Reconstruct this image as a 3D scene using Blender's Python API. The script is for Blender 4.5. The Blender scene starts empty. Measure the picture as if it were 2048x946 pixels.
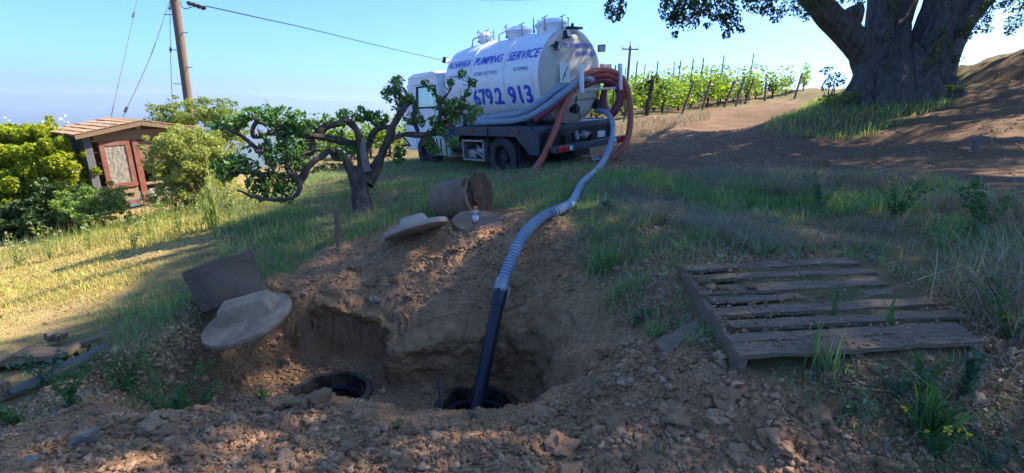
import bpy, bmesh, math, random
import numpy as np
from mathutils import Vector, Matrix
random.seed(7); rng = np.random.default_rng(11)
S = bpy.context.scene
COL = S.collection

# ------------------------------------------------------------ camera
FPX = 1000.0                      # focal length in pixels of a 2048 px wide frame
PITCH, ROLL = math.radians(14.5), math.radians(1.4)
EYE = np.array([0, 0, 1.6])
FW = np.array([0, math.cos(PITCH), -math.sin(PITCH)])
_u = np.array([0, math.sin(PITCH), math.cos(PITCH)]); _r = np.array([1.0, 0, 0])
RT = _r*math.cos(ROLL) + _u*math.sin(ROLL)
UP = _u*math.cos(ROLL) - _r*math.sin(ROLL)
cam_d = bpy.data.cameras.new("camera"); cam = bpy.data.objects.new("camera", cam_d); COL.objects.link(cam)
cam_d.sensor_width = 36; cam_d.lens = 36*FPX/2048; cam_d.clip_start = .05; cam_d.clip_end = 60000
cam.matrix_world = Matrix(((RT[0], UP[0], -FW[0], EYE[0]), (RT[1], UP[1], -FW[1], EYE[1]), (RT[2], UP[2], -FW[2], EYE[2]), (0, 0, 0, 1)))
S.camera = cam
# ------------------------------------------------------------ sky, sun, exposure
SUN_EL, SUN_AZ = math.radians(43), math.radians(22)      # azimuth from +X towards +Y
SKY_STRENGTH, SUN_STRENGTH, EXPOSURE = .15, 5.0, 1.5
w = bpy.data.worlds.new("World"); S.world = w; w.use_nodes = True
nt = w.node_tree; nt.nodes.clear()
sky = nt.nodes.new('ShaderNodeTexSky'); sky.sky_type = 'NISHITA'; sky.sun_disc = False
sky.sun_elevation = SUN_EL; sky.sun_rotation = math.pi/2 - SUN_AZ
sky.air_density = .7; sky.dust_density = 1.5; sky.ozone_density = 4.0; sky.altitude = 0
bg = nt.nodes.new('ShaderNodeBackground'); bg.inputs[1].default_value = SKY_STRENGTH
ow = nt.nodes.new('ShaderNodeOutputWorld')
tint = nt.nodes.new('ShaderNodeMix'); tint.data_type = 'RGBA'; tint.blend_type = 'MULTIPLY'; tint.inputs[0].default_value = 1; tint.inputs[7].default_value = (.385, .635, .95, 1)
nt.links.new(sky.outputs[0], tint.inputs[6]); nt.links.new(tint.outputs[2], bg.inputs[0]); nt.links.new(bg.outputs[0], ow.inputs[0])
sl = bpy.data.lights.new("sun", 'SUN'); sl.energy = SUN_STRENGTH; sl.angle = math.radians(.5); sl.color = (1, .93, .82)
so = bpy.data.objects.new("sun", sl); COL.objects.link(so)
sdir = Vector((math.cos(SUN_EL)*math.cos(SUN_AZ), math.cos(SUN_EL)*math.sin(SUN_AZ), math.sin(SUN_EL)))
so.rotation_euler = sdir.to_track_quat('Z', 'Y').to_euler()
S.view_settings.view_transform = 'Standard'; S.view_settings.look = 'None'
S.view_settings.exposure = EXPOSURE; S.view_settings.gamma = 1; S.view_settings.use_curve_mapping = False

# ------------------------------------------------------------ helpers
def P(px, py, Z):                 # a point at depth Z along the view axis
    return EYE + Z*(FW + RT*(px-1024)/FPX - UP*(py-473)/FPX)
def V3(a): return Vector((float(a[0]), float(a[1]), float(a[2])))
def tag(o, label=None, cat=None, group=None, kind=None):
    if label: o['label'] = label
    if cat: o['category'] = cat
    if group: o['group'] = group
    if kind: o['kind'] = kind
    return o
def link(name, me, parent=None):
    o = bpy.data.objects.new(name, me); COL.objects.link(o)
    if parent is not None: o.parent = parent
    return o
def empty(name, loc=(0, 0, 0), rz=0, label=None, cat=None, group=None):
    o = bpy.data.objects.new(name, None); COL.objects.link(o); o.location = V3(loc); o.rotation_euler = (0, 0, rz)
    return tag(o, label, cat, group)
def copy_tree(o, parent=None):
    c = o.copy(); COL.objects.link(c)
    if parent is not None: c.parent = parent
    for ch in list(o.children): copy_tree(ch, c)
    return c
def npmesh(name, V, F, mat=None, parent=None, smooth=False, attr=None):
    V = np.ascontiguousarray(V, np.float32); F = np.ascontiguousarray(F, np.int32); k = F.shape[1]
    me = bpy.data.meshes.new(name)
    me.vertices.add(len(V)); me.vertices.foreach_set('co', V.ravel())
    me.loops.add(F.size); me.loops.foreach_set('vertex_index', F.ravel())
    me.polygons.add(len(F)); me.polygons.foreach_set('loop_start', np.arange(0, F.size, k, dtype=np.int32))
    me.polygons.foreach_set('loop_total', np.full(len(F), k, np.int32))
    if smooth: me.polygons.foreach_set('use_smooth', np.ones(len(F), bool))
    me.update(calc_edges=True); me.validate()
    if attr:
        for an, arr in attr.items():
            a = me.color_attributes.new(an, 'FLOAT_COLOR', 'POINT'); a.data.foreach_set('color', np.ascontiguousarray(arr, np.float32).ravel())
    if mat: me.materials.append(mat)
    return link(name, me, parent)

def _tubeframes(pts):
    pts = [np.asarray(p, float) for p in pts]; fr = []
    up = None
    for i in range(len(pts)):
        d = pts[min(i+1, len(pts)-1)] - pts[max(i-1, 0)]; d = d/(np.linalg.norm(d)+1e-9)
        if up is None:
            a = np.array([0, 0, 1.0]) if abs(d[2]) < .9 else np.array([1.0, 0, 0])
            up = a - d*(a@d)
        else: up = up - d*(up@d)
        up = up/(np.linalg.norm(up)+1e-9)
        fr.append((pts[i], up, np.cross(d, up)))
    return fr
def spline(pts, n=6):
    pts = [np.asarray(p, float) for p in pts]; out = []
    q = [2*pts[0]-pts[1]] + pts + [2*pts[-1]-pts[-2]]
    for i in range(1, len(q)-2):
        for k in range(n):
            t = k/n; a, b, c, d = q[i-1], q[i], q[i+1], q[i+2]
            out.append(.5*((2*b) + (c-a)*t + (2*a-5*b+4*c-d)*t*t + (3*b-a-3*c+d)*t**3))
    out.append(pts[-1]); return out
class MB:
    def __init__(s): s.v = []; s.f = []
    def poly(s, pts): b = len(s.v); s.v += [tuple(map(float, p)) for p in pts]; s.f.append(list(range(b, b+len(pts))))
    def add(s, vs, fs): b = len(s.v); s.v += [tuple(map(float, p)) for p in vs]; s.f += [[b+i for i in f] for f in fs]
    def box(s, x0, x1, y0, y1, z0, z1, M=None):
        vs = [(x, y, z) for z in (z0, z1) for y in (y0, y1) for x in (x0, x1)]
        if M is not None: vs = [tuple(M @ Vector(v)) for v in vs]
        s.add(vs, [(0, 2, 3, 1), (4, 5, 7, 6), (0, 1, 5, 4), (2, 6, 7, 3), (0, 4, 6, 2), (1, 3, 7, 5)])
    def prism(s, poly, a0, a1, axis=0):       # polygon in the two other axes, extruded along axis
        def mk(a, p):
            q = list(p); q.insert(axis, a); return q
        n = len(poly); vs = [mk(a0, p) for p in poly] + [mk(a1, p) for p in poly]
        s.add(vs, [list(range(n))[::-1], list(range(n, 2*n))] + [(i, (i+1) % n, n+(i+1) % n, n+i) for i in range(n)])
    def tube(s, pts, r, seg=8, cap=True, wob=0, flat=1):
        fr = _tubeframes(pts); n = len(fr)
        rr = r if hasattr(r, '__len__') else [r]*n
        if len(rr) != n: rr = np.interp(np.linspace(0, 1, n), np.linspace(0, 1, len(rr)), rr)
        b = len(s.v)
        for (c, u, v), ra in zip(fr, rr):
            for k in range(seg):
                a = 2*math.pi*k/seg; q = ra*(1+(random.uniform(-wob, wob) if wob else 0))
                s.v.append(tuple(c + u*(q*math.cos(a)) + v*(q*flat*math.sin(a))))
        for i in range(n-1):
            for k in range(seg):
                k2 = (k+1) % seg; s.f.append([b+i*seg+k, b+i*seg+k2, b+(i+1)*seg+k2, b+(i+1)*seg+k])
        if cap: s.f.append([b+k for k in range(seg)][::-1]); s.f.append([b+(n-1)*seg+k for k in range(seg)])
    def lathe(s, prof, seg=24, M=None, close=False, cap=True):   # prof: (radius, height), about z
        b = len(s.v); n = len(prof)
        for r, z in prof:
            for k in range(seg):
                a = 2*math.pi*k/seg; p = Vector((r*math.cos(a), r*math.sin(a), z))
                s.v.append(tuple(M @ p if M is not None else p))
        for i in range(n-1 if not close else n):
            j = (i+1) % n
            for k in range(seg):
                k2 = (k+1) % seg; s.f.append([b+i*seg+k, b+i*seg+k2, b+j*seg+k2, b+j*seg+k])
        if not close and cap:
            if prof[0][0] > 1e-6: s.f.append([b+k for k in range(seg)][::-1])
            if prof[-1][0] > 1e-6: s.f.append([b+(n-1)*seg+k for k in range(seg)])
    def build(s, name, mat, parent=None, smooth=False, bevel=0):
        me = bpy.data.meshes.new(name); me.from_pydata(s.v, [], s.f); me.validate()
        if smooth or bevel:
            bm = bmesh.new(); bm.from_mesh(me); bmesh.ops.remove_doubles(bm, verts=bm.verts, dist=1e-5)
            bmesh.ops.recalc_face_normals(bm, faces=bm.faces)
            if bevel:
                es = [e for e in bm.edges if len(e.link_faces) == 2 and e.calc_face_angle(0) > .6]
                bmesh.ops.bevel(bm, geom=es, offset=bevel, segments=2, profile=.6, affect='EDGES', clamp_overlap=True)
            for e in bm.edges: e.smooth = not (len(e.link_faces) == 2 and e.calc_face_angle(0) > .75)
            for f in bm.faces: f.smooth = True
            bm.to_mesh(me); bm.free()
        else:
            bm = bmesh.new(); bm.from_mesh(me); bmesh.ops.recalc_face_normals(bm, faces=bm.faces); bm.to_mesh(me); bm.free()
        if mat: me.materials.append(mat)
        return link(name, me, parent)

# ------------------------------------------------------------ noise
def _h(ix, iy, s):
    n = (ix.astype(np.int64)*374761393 + iy.astype(np.int64)*668265263 + s*1442695041) & 0x7fffffff
    n = ((n ^ (n >> 13))*1274126177) & 0x7fffffff
    return ((n ^ (n >> 16)) & 0xffff)/65535.0
def vnoise(x, y, s=0):
    x = np.asarray(x, float); y = np.asarray(y, float)
    ix = np.floor(x); iy = np.floor(y); fx = x-ix; fy = y-iy; fx = fx*fx*(3-2*fx); fy = fy*fy*(3-2*fy)
    ix = ix.astype(np.int64); iy = iy.astype(np.int64)
    a = _h(ix, iy, s)*(1-fx)+_h(ix+1, iy, s)*fx; b = _h(ix, iy+1, s)*(1-fx)+_h(ix+1, iy+1, s)*fx
    return a*(1-fy)+b*fy
def fbm(x, y, s=0, o=4):
    t = 0; a = 1; n = 0
    for i in range(o): t = t+a*(vnoise(x*2**i+17*i, y*2**i-9*i, s+i)-.5); n += a; a *= .5
    return t/n*2
def sstep(a, b, x): t = np.clip((x-a)/(b-a), 0, 1); return t*t*(3-2*t)

# ------------------------------------------------------------ materials
def _nodes(name):
    m = bpy.data.materials.new(name); m.use_nodes = True; t = m.node_tree; t.nodes.clear()
    o = t.nodes.new('ShaderNodeOutputMaterial'); b = t.nodes.new('ShaderNodeBsdfPrincipled')
    t.links.new(b.outputs[0], o.inputs[0]); return m, t, b, o
def _noise(t, scale, detail=5, rough=.6, vec=None, dist=0):
    n = t.nodes.new('ShaderNodeTexNoise'); n.inputs['Scale'].default_value = scale; n.inputs['Detail'].default_value = detail
    n.inputs['Roughness'].default_value = rough; n.inputs['Distortion'].default_value = dist
    if vec is not None: t.links.new(vec, n.inputs['Vector'])
    return n.outputs['Fac']
def _ramp(t, fac, stops):
    r = t.nodes.new('ShaderNodeValToRGB'); e = r.color_ramp.elements
    while len(e) < len(stops): e.new(.5)
    for i, (p, c) in enumerate(stops): e[i].position = p; e[i].color = tuple(c)+(1,)
    t.links.new(fac, r.inputs[0]); return r.outputs[0]
def _mix(t, fac, a, b, mode='MIX'):
    m = t.nodes.new('ShaderNodeMix'); m.data_type = 'RGBA'; m.blend_type = mode
    for s, v in ((m.inputs[0], fac), (m.inputs[6], a), (m.inputs[7], b)):
        if isinstance(v, (int, float)): s.default_value = v
        elif isinstance(v, tuple): s.default_value = v+(1,)
        else: t.links.new(v, s)
    return m.outputs[2]
def _math(t, op, a, b=0.0):
    m = t.nodes.new('ShaderNodeMath'); m.operation = op
    for s, v in ((m.inputs[0], a), (m.inputs[1], b)):
        if isinstance(v, (int, float)): s.default_value = v
        else: t.links.new(v, s)
    return m.outputs[0]
def _bump(t, b, h, strength, dist=.02):
    n = t.nodes.new('ShaderNodeBump'); n.inputs['Strength'].default_value = strength; n.inputs['Distance'].default_value = dist
    t.links.new(h, n.inputs['Height']); t.links.new(n.outputs[0], b.inputs['Normal'])
def M(name, c1, c2=None, scale=6, rough=.8, bump=0, bscale=30, metal=0, spec=.4, stretch=None, dirt=None, dscale=4, dlo=.5, dhi=.7, coat=0):
    m, t, b, o = _nodes(name)
    tc = t.nodes.new('ShaderNodeTexCoord'); vec = tc.outputs['Object']
    if stretch:
        mp = t.nodes.new('ShaderNodeMapping'); mp.inputs['Scale'].default_value = stretch; t.links.new(vec, mp.inputs[0]); vec = mp.outputs[0]
    if c2 is None: c2 = tuple(x*.8 for x in c1)
    col = _ramp(t, _noise(t, scale, 6, .65, vec), [(.3, c2), (.7, c1)])
    if dirt: col = _mix(t, _ramp(t, _noise(t, dscale, 7, .7, vec, .5), [(dlo, (0, 0, 0)), (dhi, (1, 1, 1))]), col, dirt)
    t.links.new(col, b.inputs['Base Color']); b.inputs['Roughness'].default_value = rough
    b.inputs['Metallic'].default_value = metal; b.inputs['Specular IOR Level'].default_value = spec
    b.inputs['Coat Weight'].default_value = coat
    if bump: _bump(t, b, _noise(t, bscale, 6, .7, vec), bump)
    return m
def leafmat(name, cols, trans=.4, rough=.5, tcol=None):
    m, t, b, o = _nodes(name)
    g = t.nodes.new('ShaderNodeNewGeometry')
    n = len(cols); col = _ramp(t, g.outputs['Random Per Island'], [(i/(n-1), c) for i, c in enumerate(cols)])
    t.links.new(col, b.inputs['Base Color']); b.inputs['Roughness'].default_value = rough; b.inputs['Specular IOR Level'].default_value = .35
    tr = t.nodes.new('ShaderNodeBsdfTranslucent')
    t.links.new(_mix(t, 1.0, col, tcol or (1.6, 1.7, .6), 'MULTIPLY'), tr.inputs[0])
    mx = t.nodes.new('ShaderNodeMixShader'); mx.inputs[0].default_value = trans
    t.links.new(b.outputs[0], mx.inputs[1]); t.links.new(tr.outputs[0], mx.inputs[2]); t.links.new(mx.outputs[0], o.inputs[0])
    return m
DIRT = (.52, .305, .165); DIRT2 = (.26, .15, .08)
mt = {}
mt['clod'] = M('clod_soil', DIRT, DIRT2, 9, .95, .6, 60, spec=.1)
def islandvary(m, lo=.75, hi=1.45):
    t = m.node_tree; b = [n for n in t.nodes if n.type == 'BSDF_PRINCIPLED'][0]; src = b.inputs['Base Color'].links[0].from_socket
    g = t.nodes.new('ShaderNodeNewGeometry'); oi = t.nodes.new('ShaderNodeObjectInfo')
    r = _math(t, 'FRACT', _math(t, 'ADD', g.outputs['Random Per Island'], oi.outputs['Random']))
    t.links.new(_mix(t, 1.0, src, _ramp(t, r, [(0, (lo, lo*.97, lo*.95)), (.6, (.95, .93, .9)), (1, (hi, hi*1.02, hi*1.05))]), 'MULTIPLY'), b.inputs['Base Color'])
islandvary(mt['clod'])
mt['stone'] = M('pale_stone', (.34, .29, .23), (.2, .165, .13), 8, .9, .4, 40, spec=.2)
mt['orange_stone'] = M('orange_stone', (.42, .24, .11), (.2, .12, .07), 7, .9, .5, 30)
mt['concrete'] = M('weathered_concrete', (.21, .145, .098), (.11, .076, .052), 5, .92, .5, 55, spec=.15, dirt=(.19, .115, .065), dscale=3, dlo=.5, dhi=.72)
mt['concrete_lid'] = M('lid_concrete', (.55, .35, .2), (.26, .165, .1), 5, .92, .5, 55, spec=.15, dirt=(.2, .12, .07), dscale=3, dlo=.5, dhi=.72)
mt['concrete_pale'] = M('pale_concrete', (.5, .385, .28), (.36, .275, .2), 5, .92, .4, 60, spec=.15, dirt=(.2, .125, .08), dscale=4, dlo=.55, dhi=.75)
mt['concrete_tan'] = M('tan_concrete', (.3, .195, .125), (.17, .11, .072), 4, .93, .4, 70, spec=.1, dirt=(.13, .085, .06), dscale=5, dlo=.55, dhi=.75)
mt['steel_dark'] = M('dark_muddy_steel', (.085, .075, .068), (.05, .044, .04), 4, .75, .3, 40, dirt=(.14, .09, .055), dscale=5)
mt['black_wet'] = M('black_tank_rim', (.02, .018, .017), (.012, .011, .01), 6, .5, .3, 30, dirt=(.13, .085, .055), dscale=7, dlo=.42, dhi=.62)
mt['wood_grey'] = M('weathered_board', (.46, .32, .2), (.18, .125, .08), 5, .9, .8, 14, stretch=(2.5, 24, 24), spec=.1, dirt=(.2, .135, .095), dscale=1.2, dlo=.5, dhi=.7)
mt['wood_brown'] = M('brown_wood', (.3, .2, .12), (.16, .105, .065), 5, .9, .6, 14, stretch=(14, 14, 1.5), spec=.1)
mt['wood_red'] = M('faded_red_wood', (.26, .085, .055), (.15, .05, .035), 6, .9, .4, 30, dirt=(.22, .16, .12), dscale=7, dlo=.5, dhi=.72)
mt['wood_panel'] = M('rough_grey_panel', (.4, .35, .27), (.09, .078, .065), 9, .9, .6, 40, stretch=(3, 3, 1.2), dirt=(.3, .2, .14), dscale=6, dlo=.55, dhi=.75)
mt['wood_silver'] = M('silvered_wall_board', (.17, .165, .165), (.075, .072, .075), 5, .9, .5, 12, stretch=(12, 12, 1.2))
mt['shingle'] = M('roof_shingle', (.46, .28, .15), (.25, .155, .09), 5, .85, .4, 30)
mt['pole'] = M('utility_pole_wood', (.25, .16, .11), (.13, .085, .06), 6, .9, .6, 14, stretch=(12, 12, .8))
mt['wire'] = M('wire_black', (.02, .02, .022), None, 5, .6)
mt['steel_wire'] = M('guy_wire_steel', (.1, .1, .11), None, 5, .6)
mt['bark'] = M('fruit_bark', (.16, .115, .085), (.04, .03, .024), 9, .95, 1.0, 26, spec=.1, stretch=(1, 1, .5))
mt['bark_pale'] = M('dead_wood', (.28, .23, .18), (.12, .095, .08), 9, .9, .7, 20, stretch=(3, 3, .6))
mt['oak_bark'] = M('oak_bark', (.16, .135, .11), (.05, .042, .036), 7, .95, 1.0, 7, spec=.1, stretch=(1.6, 1.6, .3))
mt['oak_bark_lit'] = M('lit_oak_bark', (.2, .17, .135), (.1, .085, .07), 4, .95, 1.0, 9, spec=.1, stretch=(1, 1, .35))  # sunlight on the right limb put into a paler bark colour
mt['twig'] = M('twig', (.16, .115, .08), (.09, .065, .05), 9, .9)
mt['white'] = M('white_truck_paint', (.8, .81, .82), (.76, .77, .79), 2, .32, spec=.5, coat=.2)
mt['tank'] = M('white_tank_paint', (.8, .81, .82), (.72, .73, .74), 1.2, .35, spec=.5, coat=.1, dirt=(.55, .5, .43), dscale=2.2, dlo=.56, dhi=.82)
mt['tank_rear'] = M('dusty_cream_tank_end', (.6, .53, .43), (.45, .39, .32), 3, .55, dirt=(.34, .3, .25), dscale=4, dlo=.6, dhi=.85)
mt['deck'] = M('dark_grey_deck_paint', (.055, .065, .08), (.04, .046, .055), 5, .5, dirt=(.11, .1, .09), dscale=3, dlo=.55, dhi=.8)
mt['chassis'] = M('chassis_black', (.02, .02, .022), (.012, .012, .012), 5, .6)
mt['tyre'] = M('dusty_tyre', (.075, .068, .062), (.035, .033, .031), 4, .9, .2, 40, dirt=(.12, .095, .075), dscale=5, dlo=.5, dhi=.75)
mt['rim'] = M('dark_rim', (.05, .048, .046), None, 4, .6, metal=.3)
mt['steel'] = M('grey_steel', (.42, .42, .42), (.28, .27, .26), 6, .5, metal=.5)
mt['red_light'] = M('red_lens', (.75, .02, .02), (.6, .015, .015), 20, .25)
mt['white_light'] = M('clear_lens', (.7, .7, .68), None, 20, .25)
mt['letter'] = M('blue_lettering', (.025, .085, .6), (.022, .075, .52), 4, .5)
mt['letter_dark'] = M('dark_blue_lettering', (.03, .04, .14), None, 4, .5)
mt['letter_black'] = M('black_lettering', (.03, .03, .03), None, 4, .5)
mt['badge'] = M('green_badge', (.05, .25, .1), None, 4, .5)
mt['poster'] = M('white_notice', (.75, .76, .74), None, 4, .5)
mt['glass'] = None
mt['dark_glass'] = M('dark_glass', (.02, .025, .03), None, 3, .1, spec=.6)
mt['hose_grey'] = M('grey_hose_rubber', (.3, .35, .42), (.22, .265, .32), 5, .85, dirt=(.26, .2, .15), dscale=4, dlo=.62, dhi=.85)
mt['hose_dkrib'] = M('hose_groove', (.09, .095, .11), None, 5, .6)
mt['hose_red'] = M('red_hose_rubber', (.42, .085, .055), (.33, .06, .045), 3, .42)
mt['hose_orange'] = M('orange_red_hose', (.5, .125, .07), (.4, .09, .055), 3, .42)
mt['hose_maroon'] = M('maroon_hose_rubber', (.22, .03, .055), (.17, .022, .04), 3, .42)
mt['pvc'] = M('black_pipe', (.022, .027, .038), (.014, .017, .024), 4, .38, dirt=(.05, .04, .035), dscale=5, dlo=.6, dhi=.85)
mt['blue_paint'] = M('blue_marker_paint', (.04, .1, .4), (.1, .14, .3), 18, .8)
mt['clay'] = M('packed_soil', (.22, .135, .08), (.09, .055, .035), 9, .98, 1.0, 28, spec=.05)
mt['bucket'] = M('white_bucket', (.75, .75, .74), None, 5, .4)
mt['redplastic'] = M('red_plastic', (.5, .04, .06), None, 5, .4)
mt['orange_cap'] = M('orange_cap', (.85, .18, .03), None, 5, .4)
mt['rope'] = M('blue_rope', (.05, .08, .2), None, 8, .8)
def glassmat(name, col, alpha):
    m, t, b, o = _nodes(name); g = t.nodes.new('ShaderNodeBsdfGlossy'); g.inputs['Roughness'].default_value = .05
    tr = t.nodes.new('ShaderNodeBsdfTransparent'); tr.inputs[0].default_value = col+(1,)
    mx = t.nodes.new('ShaderNodeMixShader'); mx.inputs[0].default_value = alpha
    t.links.new(tr.outputs[0], mx.inputs[1]); t.links.new(g.outputs[0], mx.inputs[2]); t.links.new(mx.outputs[0], o.inputs[0]); return m
mt['glass'] = glassmat('cab_glass', (.75, .85, .85), .08)
mt['bottle'] = glassmat('clear_bottle_plastic', (.8, .85, .92), .25)
mt['leaf_fruit'] = leafmat('fruit_leaf', [(.06, .13, .035), (.095, .19, .05), (.15, .25, .075)], .4)
mt['leaf_oak'] = leafmat('oak_leaf', [(.04, .06, .025), (.065, .09, .035), (.095, .12, .05)], .36)
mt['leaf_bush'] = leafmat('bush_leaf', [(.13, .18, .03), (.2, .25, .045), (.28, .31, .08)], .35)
mt['leaf_olive'] = leafmat('olive_bush_leaf', [(.19, .22, .05), (.29, .31, .08), (.42, .41, .15)], .38)
mt['leaf_citrus'] = leafmat('citrus_leaf', [(.14, .2, .015), (.26, .3, .02), (.42, .4, .03)], .45)
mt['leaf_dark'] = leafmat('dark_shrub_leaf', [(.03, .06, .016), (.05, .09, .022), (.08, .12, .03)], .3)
mt['leaf_small'] = leafmat('fresh_shrub_leaf', [(.14, .21, .04), (.2, .28, .06), (.28, .35, .1)], .35)
mt['leaf_vine'] = leafmat('vine_leaf', [(.1, .17, .02), (.16, .24, .03), (.25, .32, .05)], .5, tcol=(1.6, 1.6, .5))
mt['leaf_weed'] = leafmat('weed_leaf', [(.04, .1, .03), (.07, .16, .05), (.11, .2, .06)], .35)
mt['leaf_blue'] = leafmat('bluish_weed_leaf', [(.05, .11, .06), (.08, .15, .085), (.12, .19, .11)], .3)
mt['leaf_mustard'] = leafmat('yellow_green_weed', [(.16, .21, .05), (.24, .28, .08), (.34, .34, .12)], .4)
mt['grass_green'] = leafmat('green_grass_blade', [(.085, .18, .07), (.14, .25, .1), (.22, .31, .14), (.36, .35, .19)], .42)
mt['grass_dry'] = leafmat('dry_grass_blade', [(.2, .165, .1), (.3, .25, .16), (.42, .36, .23)], .3, tcol=(1.2, 1.1, .8))
mt['grass_sun'] = leafmat('meadow_grass_blade', [(.22, .26, .05), (.42, .4, .1), (.6, .49, .17), (.66, .53, .23)], .35, tcol=(1.3, 1.25, .6))  # dry meadow colour, paled further to stand in for stronger sunlight
mt['flower'] = M('pale_seed_head', (.36, .4, .28), (.26, .3, .18), 20, .8)
mt['flower_y'] = M('yellow_flower', (.7, .5, .04), None, 20, .7)
mt['fruit'] = M('orange_fruit', (.75, .3, .03), None, 10, .5)
mt['leaflitter'] = leafmat('fallen_leaf', [(.16, .11, .07), (.26, .19, .12), (.36, .28, .19)], .1, tcol=(1, .9, .7))
# ------------------------------------------------------------ terrain
CT = [(-400,946,2.15),(0,946,2.2),(350,946,2.1),(700,946,2.1),(1024,946,2.1),(1400,946,2.05),(1750,946,2.0),(2048,946,2.0),(2450,900,2.1),
(250,880,2.5),(480,815,3.0),(620,800,3.0),(760,835,2.8),(880,850,2.72),(1030,832,2.78),(1110,775,3.05),(1200,700,3.4),(440,690,3.9),(1115,650,4.1),(1230,600,3.8),
(900,640,4.5),(1000,620,4.55),(700,650,4.75),(620,680,4.6),(800,640,4.7),
(900,560,4.9),(760,570,5.0),(1060,540,4.75),(1120,560,4.5),(660,590,4.8),(900,500,5.2),(780,490,5.5),(1000,480,5.2),(1130,470,5.0),(640,540,5.2),
(950,448,5.7),(880,448,6.0),(780,470,5.7),(1100,440,5.35),(1000,440,5.9),(670,500,5.6),(560,570,4.7),
(450,612,4.1),(400,620,4.15),(520,590,4.2),(430,685,3.75),(560,640,4.0),
(330,600,4.8),(380,530,5.6),(480,500,5.9),(380,690,3.6),(300,780,3.0),(150,830,2.75),(0,850,2.7),(200,700,3.7),(0,690,4.1),(-300,700,4.3),(150,600,5.0),(0,600,5.4),
(100,500,7.5),(0,520,7.6),(-300,520,8),(250,450,8.8),(300,440,8.6),(420,430,8.0),
(735,425,7.0),(600,400,8.5),(500,420,8.0),(860,400,7.2),(1000,400,7),(900,360,9),(1030,365,8.3),(780,340,11.5),(1007,345,10.9),(870,325,13.3),(1130,330,10.4),
(690,325,16),(600,320,16),(1200,400,6.8),(1180,360,8),(1300,420,5.8),(1300,350,8.6),(1250,480,4.8),(1362,550,3.65),(1420,660,2.95),(1475,758,2.42),(1700,530,3.6),(1970,740,2.4),
(1600,800,2.3),(1850,800,2.25),(2048,760,2.3),(1900,520,3.6),(2048,560,3.2),(2048,450,4.1),(2400,600,3),(1700,480,4.4),(1500,450,5.0),(1800,400,5.6),(1500,370,7.6),(2048,360,5.9),(1650,345,8),
(1400,300,11.5),(1300,300,12),(1250,265,16),(1290,232,20),(1370,228,21),(1480,212,24),(1600,195,27),(1400,260,15.5),(1550,300,10.8),(1800,330,8),(1700,290,10.3),(1500,255,15),(2000,260,9.2),(1900,230,11),
(1640,215,14.5),(1780,182,13.6),(1700,180,13.9),(1890,160,13.6),(1560,240,14),(1900,190,12.7),(2048,180,11.5),(2048,106,13.5),(1960,132,13.8)]
CW = [(12,19,2.2),(17,18,2.7),(19,13,3.6),(22,19,2.8),(15,32,3.1),(6,32,1.75),(20,36,3.3),(0,30,.5),(-8,26,-1.2),(-12,14,-2.2),(-14,8,-2.6),(-10,3,-1.4),(-5,-1,-.3),(0,-3,.1),(5,-2,.4),(10,2,1.3),(14,6,2.2),(22,40,2.6),(-16,24,-4.2)]
_c = np.array([P(*a) for a in CT] + [np.array(a, float) for a in CW])
_cx, _cy, _cz = _c[:, 0], _c[:, 1], _c[:, 2]
def _U(r2): return np.where(r2 > 1e-12, .5*r2*np.log(np.maximum(r2, 1e-12)), 0)
_n = len(_c); _A = np.zeros((_n+3, _n+3))
_A[:_n, :_n] = _U((_cx[:, None]-_cx)**2 + (_cy[:, None]-_cy)**2) + np.eye(_n)*.012
_A[:_n, _n] = 1; _A[:_n, _n+1] = _cx; _A[:_n, _n+2] = _cy; _A[_n:, :_n] = _A[:_n, _n:].T
_W = np.linalg.solve(_A, np.concatenate([_cz, [0, 0, 0]]))
def ztps(x, y):
    x = np.asarray(x, float); y = np.asarray(y, float); out = np.zeros(x.shape).ravel(); xf = x.ravel(); yf = y.ravel()
    for i in range(0, len(xf), 40000):
        a, b = xf[i:i+40000], yf[i:i+40000]
        out[i:i+40000] = _U((a[:, None]-_cx)**2+(b[:, None]-_cy)**2) @ _W[:_n] + _W[_n] + _W[_n+1]*a + _W[_n+2]*b
    return out.reshape(x.shape)
def zbase(x, y):
    x = np.asarray(x, float); y = np.asarray(y, float)
    far = 1.15 + .1*np.clip(x, 0, 22) - .34*np.clip(-x-3, 0, 500) - .16*np.clip(y-38, 0, 500) - .2*np.clip(x-24, 0, 500)
    k = sstep(14, 26, np.hypot((x-5)*.85, (y-12)*.8))
    zt = ztps(x, y)
    return np.clip(zt, -30, 5)*(1-k) + far*k
PIT_FLOOR = -.86
PIT = np.array([(-2.2,3.35),(-2.17,3.88),(-2.1,4.26),(-1.85,4.46),(-1.35,4.46),(-1.1,4.3),(-1.0,4.04),(-.75,4.08),(-.3,4.1),(.15,4.06),(.33,3.9),(.36,3.5),(.15,3.22),(-.5,3.16),(-1.2,3.2),(-1.9,3.22)])
def polydist(x, y, poly):            # signed distance, positive inside
    x = np.asarray(x, float); y = np.asarray(y, float); d = np.full(x.shape, 1e9); ins = np.zeros(x.shape, bool); n = len(poly)
    for i in range(n):
        ax, ay = poly[i]; bx, by = poly[(i+1) % n]; ex, ey = bx-ax, by-ay
        t = np.clip(((x-ax)*ex+(y-ay)*ey)/(ex*ex+ey*ey+1e-12), 0, 1)
        d = np.minimum(d, np.hypot(x-ax-t*ex, y-ay-t*ey))
        c = ((ay > y) != (by > y)) & (x < ex*(y-ay)/(by-ay+1e-15)+ax); ins ^= c
    return np.where(ins, d, -d)
HOLES = [(-1.545, 3.86, .30), (-.27, 3.70, .30)]
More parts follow.
